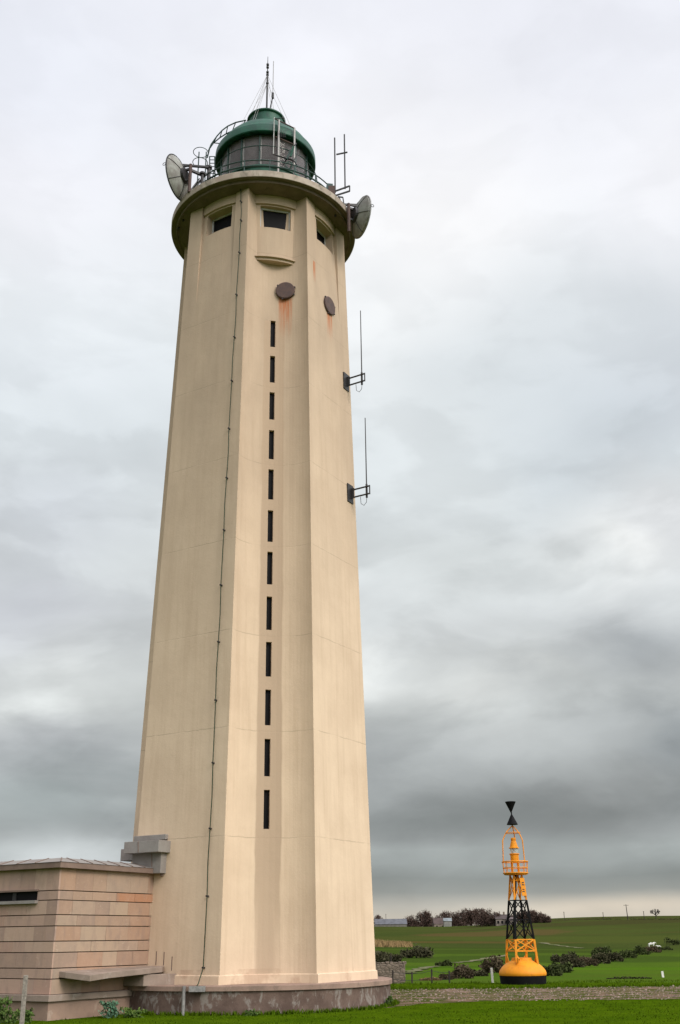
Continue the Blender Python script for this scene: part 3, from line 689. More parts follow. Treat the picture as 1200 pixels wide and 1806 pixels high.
# pipe frame with antennas in front of the lantern
YF = 37.55
def P_(x, y, Y=YF): return at(x, y, Y)
AF = thing('antenna_frame', 'grey pipe frame carrying small antennas in front of the lantern glass', 'antenna frame', P_(500, 300))
a_, b_ = P_(490, 212), P_(491, 290); MB().tube([(b_.x, YF, 30.9 + Zc), (b_.x, YF, a_.z)], .05, 8).build('pole', M['grey_steel'], AF)
a2_, b2_ = P_(518, 226, 37.9), P_(519, 300, 37.9); MB().tube([(b2_.x, 37.9, 30.9 + Zc), (b2_.x, 37.9, a2_.z)], .05, 8).build('pole', M['grey_steel'], AF)
for y1_, y2_ in ((212, 226), (243, 255)): MB().tube([P_(486, y1_ - 2), P_(519, y2_, 37.9)], .032, 6).build('crossbar', M['rusty'], AF)
MB().tube([P_(482.5, 272), P_(484, 207)], .022, 6).build('rod_antenna', M['pale'], AF)
MB().tube([P_(485, 209), P_(502, 208, 37.2)], .02, 5).build('rod_antenna', M['dark'], AF)
for x, y, x2, y2 in [(482, 272, 519, 283), (490, 275, 519, 284), (505, 281, 512, 268), (518, 285, 528, 265), (519, 257, 523, 253), (518, 282, 525, 293), (505, 281, 500, 292), (517, 284, 511, 299)]:
    MB().tube([P_(x, y, 37.5), P_(x2, y2, 37.6)], .03, 5).build('bracket', M['dark'], AF)
MB().bar(P_(506, 281, 37.4), P_(513, 265, 37.4), .12, .05).build('panel_antenna', M['green_dark'], AF)
MB().bar(P_(513, 276, 37.4), P_(518, 258, 37.4), .10, .05).build('panel_antenna', M['green'], AF)
for x in (494, 497, 500, 503): MB().tube([P_(x, 230, 37.5), P_(x, 242, 37.5)], .014, 5).build('rod_antenna', M['dark'], AF)
MB().tube([P_(492, 236, 37.5), P_(504, 238, 37.5)], .014, 5).build('rod_antenna', M['dark'], AF)
MB().tube([P_(510 + 5.5 * math.cos(a), 291 + 6 * math.sin(a), 37.35) for a in np.linspace(0, 6.0, 14)], .02, 5).build('loop_antenna', M['green'], AF)
# pair of upright rods at the right of the gallery
YR = 38.0
TR = thing('twin_rod_antenna', 'two tall parallel black rods joined by a crossbar at the gallery right edge', 'antenna', at(600, 340, YR))
a_, b_ = at(591.5, 340, YR), at(597, 243, YR); MB().tube([a_, (a_.x, YR, b_.z)], .032, 6).build('rod', M['dark'], TR)
c_, d_ = at(609, 333, YR), at(613, 237, YR); MB().tube([c_, (c_.x, YR, d_.z)], .032, 6).build('rod', M['dark'], TR)
MB().bar(at(593.5, 272.5, YR), at(613, 268.5, YR), .06, .05).build('crossbar', M['dark'], TR)
for (x, y, x2, y2) in [(592, 337, 617, 328), (592, 345, 617, 337), (617, 328, 617, 337)]: MB().bar(at(x, y, YR), at(x2, y2, YR), .06, .06).build('arm', M['dark'], TR)
g_ = at(590, 340, YR); MB().box((g_.x - .12, YR, 31.35 + Zc), (.3, .3, .95)).build('cable_box', M['rusty'], TR)
MB().bar((g_.x - .35, YR - .1, 30.92 + Zc), (g_.x - .2, YR, 32.0 + Zc), .28, .16).build('mount_plate', M['green_dark'], TR)
for (x, y, x2, y2) in [(596, 347, 605, 348), (605, 348, 607, 361), (598, 347, 602, 357)]: MB().bar(at(x, y, YR), at(x2, y2, YR), .05, .05).build('bracket', M['dark'], TR)
# dish antennas seen from behind
def dish(px, py, Y, Rd, psi, label, arms, sgn):
    c = at(px, py, Y); D_ = thing('dish_antenna', label, 'dish antenna', c, 'dish antennas on the gallery')
    n = Vector((math.sin(psi), -math.cos(psi), 0)); u = Vector((math.cos(psi), math.sin(psi), 0))
    prof = [(0.001, -.36), (.25, -.345), (.5, -.285), (.75, -.19), (.95, -.075), (Rd, 0), (Rd + .03, .0), (Rd + .03, .04), (Rd, .05), (Rd - .04, 0), (.9, -.09), (.6, -.23), (.001, -.33)]
    sh = MB().lathe(prof, c, 48, axis=(u, UP, n)).build('reflector', M['dish'], D_, smooth=True)
    for a in range(6):
        an = R_(20 + a * 60); d = u * math.cos(an) + UP * math.sin(an)
        MB().tube([c + d * r_ + n * (z_ - .012) for r_, z_ in [(.28, -.34), (.5, -.285), (.75, -.19), (.95, -.075), (Rd, 0)]], .014, 5).build('rib', M['dark'], sh)
    MB().tube([c + (u * math.cos(a) + UP * math.sin(a)) * (Rd + .02) for a in np.linspace(0, 2 * math.pi, 49)[:-1]], .028, 6, True).build('rim', M['dark'] if sgn < 0 else M['grey_steel'], sh)
    e = c + n * .06 + u * (Rd + .08) * (1 if (u.x * sgn) > 0 else -1) - UP * .1
    MB().tube([e + (n * math.cos(a) + UP * math.sin(a)) * .07 for a in np.linspace(0, 6.28, 12)[:-1]], .014, 5, True).build('lifting_ring', M['dark'], sh)
    bk = c - n * .42
    MB().lathe([(0, -.02), (.34, -.02), (.36, .10), (.30, .14)], bk, 20, axis=(u, UP, n)).build('mounting_ring', M['dark'], D_)
    m2 = bk - n * .22; MB().tube([m2 - UP * 1.0, m2 + UP * .55], .075, 8).build('mount_pole', M['rusty'], D_)
    for dz in (-.3, .3): MB().bar(bk + UP * dz, m2 + UP * dz, .10, .10).build('clamp', M['dark'], D_)
    top = c - n * .12 + UP * (Rd * .55)
    MB().bar(top, m2 + UP * .5, .07, .07).build('strut', M['dark'], D_)
    for (x, y, x2, y2, w_) in arms: MB().bar(at(x, y, Y + .05), at(x2, y2, Y + .3), w_, w_).build('arm', M['dark'], D_)
    return D_
dish(313.5, 313.5, 37.2, 1.02, R_(-110), 'round grey dish antenna overhanging the left edge of the gallery', [(318, 291, 368, 295, .09), (318, 292, 333, 310, .09), (336, 300, 357, 309, .11), (333, 340, 352, 315, .05), (337, 341, 368, 302, .05)], -1)
dish(638, 383, 38.3, .95, R_(114), 'round grey dish antenna overhanging the right edge of the gallery', [(608, 361, 634, 362, .09), (618, 368, 624, 388, .14), (634, 360, 624, 375, .10)], 1)
GP = MB()
for (x, y0, y1, Y_, w_) in [(369, 295, 322, 37.6, .17), (357.5, 306, 330, 37.3, .15)]:
    a_, b_ = at(x, y0, Y_), at(x, y1, Y_); GP.tube([(a_.x, Y_, b_.z - .1), (a_.x, Y_, a_.z)], w_ / 2, 10); GP.tube([(a_.x, Y_, a_.z - .06), (a_.x, Y_, a_.z + .03)], w_ / 2 + .06, 10)
GP.build('bollard_mount', M['dark'], LH)
# wall antennas on the right-hand face
def wall_antenna(h, label, ytip, xtip):
    an = PHI + math.pi / 4; n, tt = nt(an); w = 1.36; r0 = RR(h) * math.cos(S2)
    T_ = thing('wall_antenna', label, 'antenna', fpt(an, r0, w, h), 'whip antennas on the tower wall')
    MB().box(fpt(an, r0 + .025, w - .06, h), (.44, .05, .80), (tt, n, UP)).build('wall_plate', M['dark'], T_)
    MB().box(fpt(an, r0 + .12, w - .04, h + .0), (.05, .16, .45), (tt, n, UP)).build('gusset', M['dark'], T_)
    L_ = .92
    for dz in (-.17, .17): MB().bar(fpt(an, r0 + .04, w, h + dz), fpt(an, r0 + L_, w, h + dz), .05, .05).build('arm', M['dark'], T_)
    MB().bar(fpt(an, r0 + L_, w, h - .2), fpt(an, r0 + L_, w, h + .2), .05, .05).build('end_post', M['dark'], T_)
    q = fpt(an, r0 + L_ - .17, w + .05, h); zt = at(xtip, ytip, q.y).z
    MB().tube([q - UP * .3, q + UP * .3], .045, 8).build('clamp', M['dark'], T_)
    MB().tube([q, (q.x, q.y, zt)], .026, 6, r2=.018).build('whip', M['dark'], T_)
    MB().tube([q - UP * .28, q - UP * .5 - n * .02, q - UP * .62 - n * .14, q - UP * .5 - n * .28, q - UP * .2 - n * .3], .012, 5).build('cable_loop', M['dark'], T_)
wall_antenna(22.35, 'upper of the two black whip antennas on brackets on the tower right wall', 548, 632)
wall_antenna(17.02, 'lower of the two black whip antennas on brackets on the tower right wall', 737, 641)

# ---------------------------------------------------------------- annex building
C0 = Vector((-8.68, 33.3, 0)); E1 = Vector((.515, .857, 0)).normalized(); N1 = Vector((.857, -.515, 0)).normalized()
E2 = Vector((-.857, .515, 0)).normalized(); N2 = Vector((-.515, -.857, 0)).normalized()
L1, L2 = 5.0, 16.0
AX = thing('stone_annex', 'low pinkish stone block building joined to the left foot of the lighthouse', 'building', (C0.x, C0.y, 0))
zc = [at(88, y, 33.3).z for y in (1531, 1570, 1587, 1613, 1633, 1660, 1680, 1708, 1727, 1755)]
zlow = at(68, 1767, 33.3).z
def P2(s1, s2, z): v = C0 + E1 * s1 + E2 * s2; return Vector((v.x, v.y, z))
WS0, WS1 = 0.88, 3.4; 
# core wall, set back 8 cm behind the facing blocks
core = MB(); core.prism([(P2(.08, .08, 0).x, P2(.08, .08, 0).y), (P2(L1, .08, 0).x, P2(L1, .08, 0).y), (P2(L1, L2, 0).x, P2(L1, L2, 0).y), (P2(.08, L2, 0).x, P2(.08, L2, 0).y)], zlow, zc[0] + .02)
core.build('wall', simple('joint_mortar', (.08, .055, .042), .3, 5, .95), AX)
TN = [(0.334, 0.225, 0.160), (0.359, 0.239, 0.168), (0.318, 0.208, 0.149), (0.342, 0.247, 0.183), (0.297, 0.208, 0.157), (0.375, 0.271, 0.194), (0.350, 0.219, 0.149), (0.302, 0.225, 0.175)]
TG = [(0.360, 0.245, 0.196), (0.400, 0.267, 0.208), (0.330, 0.224, 0.176), (0.430, 0.297, 0.228), (0.380, 0.241, 0.188)]
bl = MB(); J = .026
wz0, wz1 = zc[2] , zc[1] - .02
for ci in range(len(zc) - 1):
    zt_, zb_ = zc[ci] - J / 2, zc[ci + 1] + J / 2
    if ci == 0: zt_ = zc[0] + .02
    s_ = .062; tall = ci % 2 == 0
    while s_ < L1:
        e = min(L1, s_ + rng.uniform(.55, 1.25)); tn = TN[rng.integers(len(TN))]
        if ci == 1 and s_ > 2.4: tn = (.38, .19, .11)
        th_ = .08 + rng.uniform(-.004, .004)
        bl.box(C0 + E1 * (s_ + e) / 2 - N1 * (.08 - th_ / 2) + UP * (zt_ + zb_) / 2 , (e - s_ - .006, th_, zt_ - zb_), (E1, N1, UP), 0, tn); s_ = e
    s_ = 0.; first = True
    while s_ < L2:
        e = min(L2, s_ + (rng.uniform(.35, .7) if first else rng.uniform(.5, 1.0))); first = False; tn = TG[rng.integers(len(TG))]
        zb2, zt2 = zb_, zt_
        if ci in (1,) and e > WS0 and s_ < WS1:   # window opening takes this course
            if s_ < WS0 - .05: e = WS0
            else: s_ = WS1; continue
        th_ = .08 + rng.uniform(-.004, .004)
        bl.box(C0 + E2 * (s_ + e) / 2 - N2 * (.08 - th_ / 2) + UP * (zt2 + zb2) / 2, (e - s_ - .006, th_, zt2 - zb2), (E2, N2, UP), 0, tn); s_ = e
bl.build('block_facing', M['stone'], AX)
# slot window in the left face
wn = MB().box(P2(0, (WS0 + WS1) / 2, (zc[1] + zc[2]) / 2) - N2 * .05, (WS1 - WS0, .02, zc[1] - zc[2]), (E2, N2, UP)).build('window', M['pane'], AX)
MB().box(P2(0, (WS0 + WS1) / 2, zc[2] - .04) + N2 * .05, (WS1 - WS0 + .1, .16, .09), (E2, N2, UP)).build('sill', M['zinc'], wn)
MB().box(P2(0, (WS0 + WS1) / 2, zc[1] + .02) + N2 * .03, (WS1 - WS0 + .1, .10, .05), (E2, N2, UP)).build('lintel', M['fascia'], wn)
for s_ in (1.9,): MB().box(P2(0, s_, (zc[1] + zc[2]) / 2) - N2 * .03, (.16, .03, zc[1] - zc[2] - .04), (E2, N2, UP)).build('shutter_slat', M['dark'], wn)
# roof: fascia and sloping zinc edge
def ring(off, z):
    return [P2(-off, -off, z), P2(L1, -off, z), P2(L1, L2, z), P2(-off, L2, z)]
zf0, zf1 = zc[0], at(88, 1519.5, 33.0).z
fa = MB()
fa.box((P2(L1 / 2, 0, 0) + N1 * .10 - N1 * .10 + UP * (zf0 + zf1) / 2), (L1 + .36, .36, zf1 - zf0), (E1, N1, UP))
fa.box((P2(0, L2 / 2, 0) + N2 * .0 + UP * (zf0 + zf1 - .004) / 2), (L2 - .36, .36, zf1 - zf0 - .004), (E2, N2, UP))
fa.build('fascia', M['fascia'], AX, bevel=.01)
rf = MB(); O_ = .20; I_ = .75; zi = zf1 + .20
ro_ = [P2(-O_, -O_, zf1 + .003), P2(L1, -O_, zf1 + .003), P2(L1, L2, zf1 + .003), P2(-O_, L2, zf1 + .003)]
ri_ = [P2(I_, I_, zi), P2(L1, I_, zi), P2(L1, L2, zi), P2(I_, L2, zi)]
rf._add(ro_ + ri_, [(0, 1, 5, 4), (0, 4, 7, 3), (4, 5, 6, 7)])
roof = rf.build('roof', M['zinc'], AX, fix=False)
for i in range(7):
    s_ = .55 + i * .62
    MB().bar(P2(s_, -O_, zf1 + .012), P2(s_ + .42, I_, zi + .01), .03, .02).build('standing_seam', M['fascia'], roof)
for i in range(16):
    s_ = .9 + i * .8; MB().bar(P2(-O_, s_, zf1 + .012), P2(I_, s_ + .42, zi + .01), .03, .02).build('standing_seam', M['fascia'], roof)
MB().bar(P2(-O_, -O_, zf1 + .012), P2(I_, I_, zi + .01), .03, .02).build('standing_seam', M['fascia'], roof)
# zinc clad step against the tower's left face
apl = RR(3.2) * math.cos(S2)
def plane_at(px, py, off):
    n, tt = nt(anl); d = ray(px, py); k = (apl + off + n.dot(TC)) / n.dot(d)
    return Vector((d.x * k, d.y * k, d.z * k + CAMZ))
def fbox(x0, y0, x1, y1, off, th, name, m_, par):
    n, tt = nt(anl); a, b_ = plane_at(x0, (y0 + y1) / 2, off), plane_at(x1, (y0 + y1) / 2, off)
    u0, u1 = a.dot(tt), b_.dot(tt); xm = (x0 + x1) / 2; z1_, z0_ = plane_at(xm, y0, off).z, plane_at(xm, y1, off).z
    c = (a + b_) / 2; c.z = (z0_ + z1_) / 2
    return MB().box(c - n * th / 2, (u1 - u0, th, z1_ - z0_), (tt, n, UP)).build(name, m_, par, bevel=.012)
ud = fbox(233, 1502, 284, 1541, .30, .9, 'roof_upstand', M['zinc'], AX)
fbox(219, 1483, 280, 1504, .62, 1.1, 'upstand_cap', M['zinc'], ud)
fbox(213, 1497, 234, 1518, .05, .5, 'side_box', M['zinc'], ud)
fbox(236, 1473, 292, 1482, .14, .5, 'top_flashing', M['zinc'], ud)
for x, y0_, y1_, of in ((244, 1484, 1503, .63), (268, 1505, 1529, .31)):
    MB().tube([plane_at(x, y0_, of), plane_at(x, y1_, of)], .014, 5).build('seam', M['fascia'], ud)
MB().bar(plane_at(289.5, 1481, .06), plane_at(285.5, 1545, .06), .11, .10).build('wall_flashing', M['fascia'], AX)
# annex plinth
MB().prism([tuple(P2(-.05, -.05, 0).xy), tuple(P2(L1 + .5, -.05, 0).xy), tuple(P2(L1 + .5, L2, 0).xy), tuple(P2(-.05, L2, 0).xy)], -.3, zlow).build('base_wall', M['annex_base'], AX)
MB().prism([tuple(P2(-.14, -.14, 0).xy), tuple(P2(L1 + .4, -.14, 0).xy), tuple(P2(L1 + .4, L2, 0).xy), tuple(P2(-.14, L2, 0).xy)], zlow, zc[-1]).build('base_coping', M['slab'], AX, bevel=.015)
# concrete bench slab along the right face, on a block at the tower end
def SN(s, n_, z): v = C0 + E1 * s + N1 * n_; return (v.x, v.y)
SP = [(.32, -.02, 1.31), (.34, .25, 1.29), (.62, .98, 1.20), (1.5, .86, 1.25), (2.9, .92, 1.31), (3.9, .95, 1.35), (4.3, .7, 1.36), (4.3, -.02, 1.36)]
zs0 = 1.14
sv = [(*SN(a, b_, 0), z - .17) for a, b_, z in SP] + [(*SN(a, b_, 0), z) for a, b_, z in SP]; n_ = len(SP)
MB()._add(sv, [tuple(range(n_))[::-1], tuple(range(n_, 2 * n_))] + [(i, (i + 1) % n_, n_ + (i + 1) % n_, n_ + i) for i in range(n_)]).build('bench_slab', M['slab'], AX, bevel=.012)
blk = MB(); blk.prism([SN(3.15, .0, 0), SN(3.15, .84, 0), SN(4.6, 1.35, 0), SN(5.2, 1.0, 0), SN(5.2, 0, 0)], .80, zs0 - .003)
blk.build('bench_support', M['slab'], AX, bevel=.012)
for x, y0_, y1_, Y_ in [(275.5, 1678, 1696, 36.1), (289, 1679, 1697, 36.2), (303, 1687, 1706, 36.0)]:
    a_, b_ = at(x, y0_, Y_), at(x, y1_, Y_); MB().tube([(b_.x, Y_, b_.z - .1), (b_.x, Y_, a_.z)], .014, 6).build('iron_rod', M['rusty'], AX)
# fence stake in front of annex
q = at(39, 1806, 31.0)
sk = MB(); sk.bar((q.x, 31, -.3), (q.x - .02, 31.0, at(41, 1720, 31).z), .11, .10)
tag(sk.build('wooden_stake', M['wood'], bevel=.01), 'grey weathered wooden stake in front of the stone annex', 'stake')

# ---------------------------------------------------------------- plants
def leafcloud(mb, c, rad, n, size, squash=(1, 1, 1), shell=.55, flat=False):
    c = Vector(c)
    for _ in range(n):
        d = Vector(rng.normal(0, 1, 3)).normalized(); r = rad * (shell + (1 - shell) * rng.random()) * rng.uniform(.75, 1.12)
        p = c + Vector((d.x * squash[0], d.y * squash[1], d.z * squash[2])) * r
        a = Vector(rng.normal(0, 1, 3)).normalized(); b_ = a.cross(Vector(rng.normal(0, 1, 3))).normalized(); s_ = size * rng.uniform(.5, 1.4)
        tn = float(rng.random()); mb._add([p - a * s_, p + b_ * s_ * .6, p + a * s_, p - b_ * s_ * .6], [(0, 1, 2, 3)], 0, (tn, tn, tn))
def weed(x, y, z, w, h, label, matn='leaf_green', n=160, group=None):
    T_ = thing('weed', label, 'plant', (x, y, z), group)
    st = MB(); lf = MB()
    for i in range(12):
        a = rng.uniform(0, 6.28); r = w * rng.uniform(.1, .5); tip = (x + math.cos(a) * r, y + math.sin(a) * r * .6, z + h * rng.uniform(.5, 1)); st.tube([(x + rng.normal(0, w * .12), y, z), tip], .008, 4)
        leafcloud(lf, tip, h * .28, n // 12, .045, (1, .8, .9), .1)
    leafcloud(lf, (x, y, z + h * .3), w * .5, n, .045, (1, .6, .55 * h / w * 2), .2)
    st.build('stem', M['leaf_green'], T_); lf.build('foliage', M[matn], T_, fix=False)
weed(*at(20, 1800, 32.4).xy, 0, .8, .36, 'leafy green weed at the far left under the stone annex wall')
weed(*at(46, 1796, 32.6).xy, 0, .5, .36, 'leafy green weed just right of the wooden stake')
weed(*at(2, 1790, 32.6).xy, 0, .4, .6, 'dark leafy weed cut by the left edge of the picture')
weed(*at(195, 1796, 34.2).xy, 0, .75, .42, 'blue-green cabbage-like plant in front of the annex base', 'leaf_cabbage', 260)
weed(*at(232, 1800, 34.3).xy, 0, .9, .25, 'low green weed between the annex base and the tower plinth')
weed(*at(686, 1778, 38.3).xy, 0, .35, .3, 'dark weed tuft at the right end of the round plinth', n=120)
weed(*at(445, 1788, 34.6).xy, 0, .5, .16, 'low weed tuft at the front foot of the round plinth', n=80)

def bush(p, w, h, label, matn='leaf_hedge', n=500, group='bushes in the valley fields', name='bush', dy=.7):
    T_ = thing(name, label, 'bush', p, group); lf = MB(); nb = max(3, int(w / h * 2.2))
    tr = MB(); tr.tube([Vector(p) - UP * .3, Vector(p) + UP * h * .4], h * .05, 5).build('stem', M['bark'], T_)
    for i in range(nb):
        f_ = (i + .5) / nb - .5; hh = h * (1 - 1.9 * f_ * f_) * rng.uniform(.5, 1.1)
        leafcloud(lf, Vector(p) + Vector((f_ * w * .85, rng.uniform(-.3, .3) * h * dy, hh * .42)), hh * .55, n // nb, .06 * h + .05, (1.1, dy, .9), .2)
    if matn == 'leaf_hedge': matn = ['leaf_hedge', 'leaf_olive', 'leaf_rust', 'leaf_hedge', 'leaf_olive'][int(rng.integers(5))]
    lf.build('foliage', M[matn], T_, fix=False); return T_
k_ = lambda p: math.hypot(p.x, p.y) / 1965.     # metres per photo pixel at that distance
def bushpx(x, y, wpx, hpx, label, **kw):
    g = ground_at(x, y); return bush(g, wpx * k_(g), hpx * k_(g), label, **kw)
HG = 'bushes of the hedge right of the buoy'
# hedge right of the buoy, made of separate bushes
hx = [(975, 1722, 26, 26), (992, 1716, 24, 30), (1010, 1706, 30, 24), (1000, 1698, 36, 22), (1034, 1704, 30, 22), (1058, 1700, 28, 20), (1060, 1686, 22, 20), (1082, 1696, 26, 18), (1105, 1690, 26, 18), (1128, 1684, 28, 16), (1150, 1680, 26, 12), (1172, 1676, 22, 8)]
HL = ['rounded dark bush nearest the right side of the buoy', 'tall brown bush second in the hedge right of the buoy', 'brown bush at the lower front of the hedge, third from buoy', 'wide dull bush on top of the hedge left end', 'dark green bush fifth along the valley hedge', 'brown bush in the middle of the valley hedge', 'small dark bush standing above the hedge middle', 'reddish bush right of the hedge middle', 'dull green bush ninth along the hedge', 'brown bush below the two white cows', 'low bush just right below the white cows', 'lowest bush at the right end of the hedge']
for (x, y, w, h), l in zip(hx, HL): bushpx(x, y, w * 1.6, h * 1.05, l, n=1700, group=HG)
for x, y, w, h, l in [(690, 1698, 42, 28, 'dark bramble thicket just right of the lighthouse wall, left part'), (735, 1690, 60, 26, 'broad brown bramble thicket below the maize field'), (668, 1700, 30, 40, 'dark bush hard against the lighthouse right edge'),
                      (783, 1704, 34, 14, 'low dark bush beside the pale field track'), (815, 1726, 40, 26, 'reddish brown bush behind the wire fence'), (788, 1728, 26, 16, 'low green bush left of the reddish fence bush'),
                      (700, 1712, 26, 10, 'low scrub above the rubble wall'), (905, 1722, 30, 16, 'dull scrub seen directly behind the buoy float'), (846, 1722, 36, 18, 'low green bush between fence and buoy'), (872, 1716, 44, 30, 'dark bush hard behind the left side of the buoy'), (760, 1730, 44, 7, 'pale dry grass clump behind the wire fence')]:
    bushpx(x, y, w, h, l, n=1500, matn='maize' if 'dry' in l else 'leaf_hedge')
bushpx(1188, 1667, 26, 20, 'dark round tree bush at right edge beside the white cows', n=420)
bushpx(1040 + 20, 1680, 16, 18, 'small round bush alone above the hedge', n=200)
# maize field left
mz = MB()
for i in range(1600):
    g = ground_at(664 + 64 * rng.random(), 1666 + rng.uniform(0, 5)); h = (11 + 2.5 * math.sin(g.x * .35) - 6 * max(0, g.x / g.y - .052) / .012) * k_(g) * rng.uniform(.5, 1)
    if g.x / g.y > .066 : h *= .6
    a = rng.uniform(0, 3); w = .16; tn = float(rng.random()); g = g + Vector((0, rng.uniform(0, 12), 0))
    mz._add([(g.x - w * math.cos(a), g.y - w * math.sin(a), g.z), (g.x + w * math.cos(a), g.y + w * math.sin(a), g.z), (g.x + rng.normal(0, .3), g.y, g.z + h)], [(0, 1, 2)], 0, (tn, tn, tn))
tag(mz.build('maize_crop', M['maize'], fix=False), 'dry yellow-brown maize standing in rows right of the lighthouse', 'crop', kind='stuff')
# pale field tracks
def track(pts, wpx, label):
    mb = MB(); vs = []
    P = [ground_at(x, y) for x, y in pts]; Q = []
    for i in range(len(P) - 1):
        for k in range(8): Q.append(P[i].lerp(P[i + 1], k / 8))
    Q.append(P[-1])
    for i, p in enumerate(Q):
        d = (Q[min(i + 1, len(Q) - 1)] - Q[max(i - 1, 0)]); s_ = Vector((-d.y, d.x, 0)).normalized() * wpx * (.8 + .4 * math.sin(i * 1.3))
        for u in (-1, 0, 1):
            v = p + s_ * u; vs.append((v.x, v.y, terr(v.x, v.y) + (.12 if u == 0 else .08)))
    fs = []
    for i in range(len(Q) - 1): fs += [(i * 3, i * 3 + 1, i * 3 + 4, i * 3 + 3), (i * 3 + 1, i * 3 + 2, i * 3 + 5, i * 3 + 4)]
    mb._add(vs, fs); struct(mb.build(label, M['track'], smooth=True))
M['track'] = simple('pale_track', (.17, .155, .10), .5, .4, 1., 0., col2=(.075, .09, .03))
track([(716, 1718), (735, 1712), (752, 1707), (770, 1705)], .9, 'path')
track([(800, 1699), (830, 1696), (860, 1691), (895, 1685)], .9, 'path')
track([(955, 1663), (985, 1668), (1010, 1671), (1030, 1673)], 1.0, 'path')

# trees
def tree(x, ytop, ybase, wpx, label, matn='leaf_autumn', n=900, dens=1., group='trees round the farm', bare=False, g=None, back=0):
    g = g or ground_at(x, ybase); k = k_(g); g = g + Vector((g.x / g.y * back, back, 0)); H = (ybase - ytop) * k; Wd = wpx * k
    T_ = thing('tree', label, 'tree', g, group)
    tr = MB(); tr.tube([g - UP * .4, g + Vector((rng.normal(0, .05 * H), 0, H * .45)), g + Vector((rng.normal(0, .04 * H), 0, H * .8))], H * .035, 6, r2=H * .012)
    tips = []
    def branch(p, d, L, r, lv):
        q = p + d * L; tr.tube([p, p.lerp(q, .5) + Vector(rng.normal(0, L * .06, 3)), q], max(r, .06), 4, r2=max(r * .5, .05))
        tips.append(q)
        if lv > 0:
            for _ in range(3 if lv > 1 else 4):
                dd = (d + Vector(rng.normal(0, .55, 3))).normalized(); dd.z = abs(dd.z) * .8 + .1; branch(q, dd.normalized(), L * .62, r * .5, lv - 1)
    for i in range(8 if bare else 5):
        a = 2 * math.pi * i / 5 + rng.uniform(-.3, .3); d = Vector((math.cos(a) * Wd / H, math.sin(a) * Wd / H, .75)).normalized()
        branch(g + UP * H * rng.uniform(.2, .4), d, H * (.22 if bare else .26), H * .03, 3 if bare else 1)
    tr.build('trunk', M['bark'], T_)
    lf = MB()
    if not bare:
        nl = 14
        for i in range(nl):
            a = rng.uniform(0, 6.28); rr = Wd * .36 * math.sqrt(rng.random()); zz_ = H * rng.uniform(.12, .84)
            rad = Wd * rng.uniform(.18, .28)
            if zz_ + rad > H: zz_ = H - rad
            leafcloud(lf, g + Vector((rr * math.cos(a), rr * math.sin(a), zz_)), rad, n // nl, .018 * H + .10, (1, 1, .95), .2)
        leafcloud(lf, g + UP * H * .36, Wd * .42, n // 2, .03 * H + .1, (1.1, 1, 1.0), .1)
    else:
        for tp in tips[::9]: leafcloud(lf, tp, H * .04, 2, .05 * 1, (1, 1, 1), .2)
    lf.build('crown', M[matn], T_, fix=False); return T_
tl = [(738, 1616, 40), (770, 1615, 40), (815, 1612, 46), (858, 1614, 40), (668, 1606, 20), (703, 1614, 16), (716, 1608, 22), (730, 1606, 20), (748, 1601, 24), (757, 1597, 22), (776, 1603, 22), (790, 1600, 24), (803, 1602, 22), (818, 1597, 26), (832, 1596, 26), (848, 1601, 24), (862, 1602, 24), (873, 1608, 20), (905, 1612, 18), (920, 1607, 20), (936, 1603, 24), (948, 1607, 20), (960, 1611, 16), (968, 1615, 10)]
TL = ['low undergrowth tree filling the copse left part', 'low undergrowth tree behind the pale shed', 'low undergrowth tree filling the middle of the copse', 'low undergrowth tree filling the right part of the copse', 'tree just right of the lighthouse above the long barn', 'small tree at the right end of the long grey barn', 'brown tree first behind the barn right end', 'low brown tree second right of the barn', 'bare topped tree rising above the left of the copse', 'pale twiggy tree left of the small shed roof',
      'brown tree behind the farmhouse gable', 'dark tree above the small pale shed', 'dark tree right of the pale shed roof', 'tall dark tree in the middle of the copse', 'tallest rounded tree of the copse', 'tree right of the tallest one in the copse', 'broad tree near the right end of the copse', 'low tree ending the copse beside the right farmhouse',
      'small tree behind the farmhouse left of buoy lattice', 'dark tree seen through the buoy lattice', 'rounded tree just right of the buoy lattice', 'second tree right of the buoy lattice', 'low tree third right of the buoy lattice', 'last small shrub-like tree right of the buoy']
for (x, yt, w), l in zip(tl, TL):
    tree(x, yt, 1633 if x < 890 else 1628, w * 1.25, l, n=2000, back=14 if x < 800 else 2)
gb = ground_at(1157, 1621)
tree(1157, 1599, 1620, 20, 'lone bare wind-bent tree on the right skyline', bare=True, group=None, g=gb)
# low bushes along the skyline
SG = 'low bushes along the skyline'
for i, x in enumerate([986, 1003, 1022, 1036, 1050, 1062, 1074, 1090, 1118, 1131, 1146, 1168, 1182, 1194]):
    g = ground_at(x, 1622.5); h = [2.5, 2, 3, 4.5, 4, 5, 5.5, 3, 6, 5, 3.5, 5, 4, 5][i] * k_(g)
    bush(g, 14 * k_(g), h, 'low dark bush in the hedge on the far skyline', n=130, group=SG)

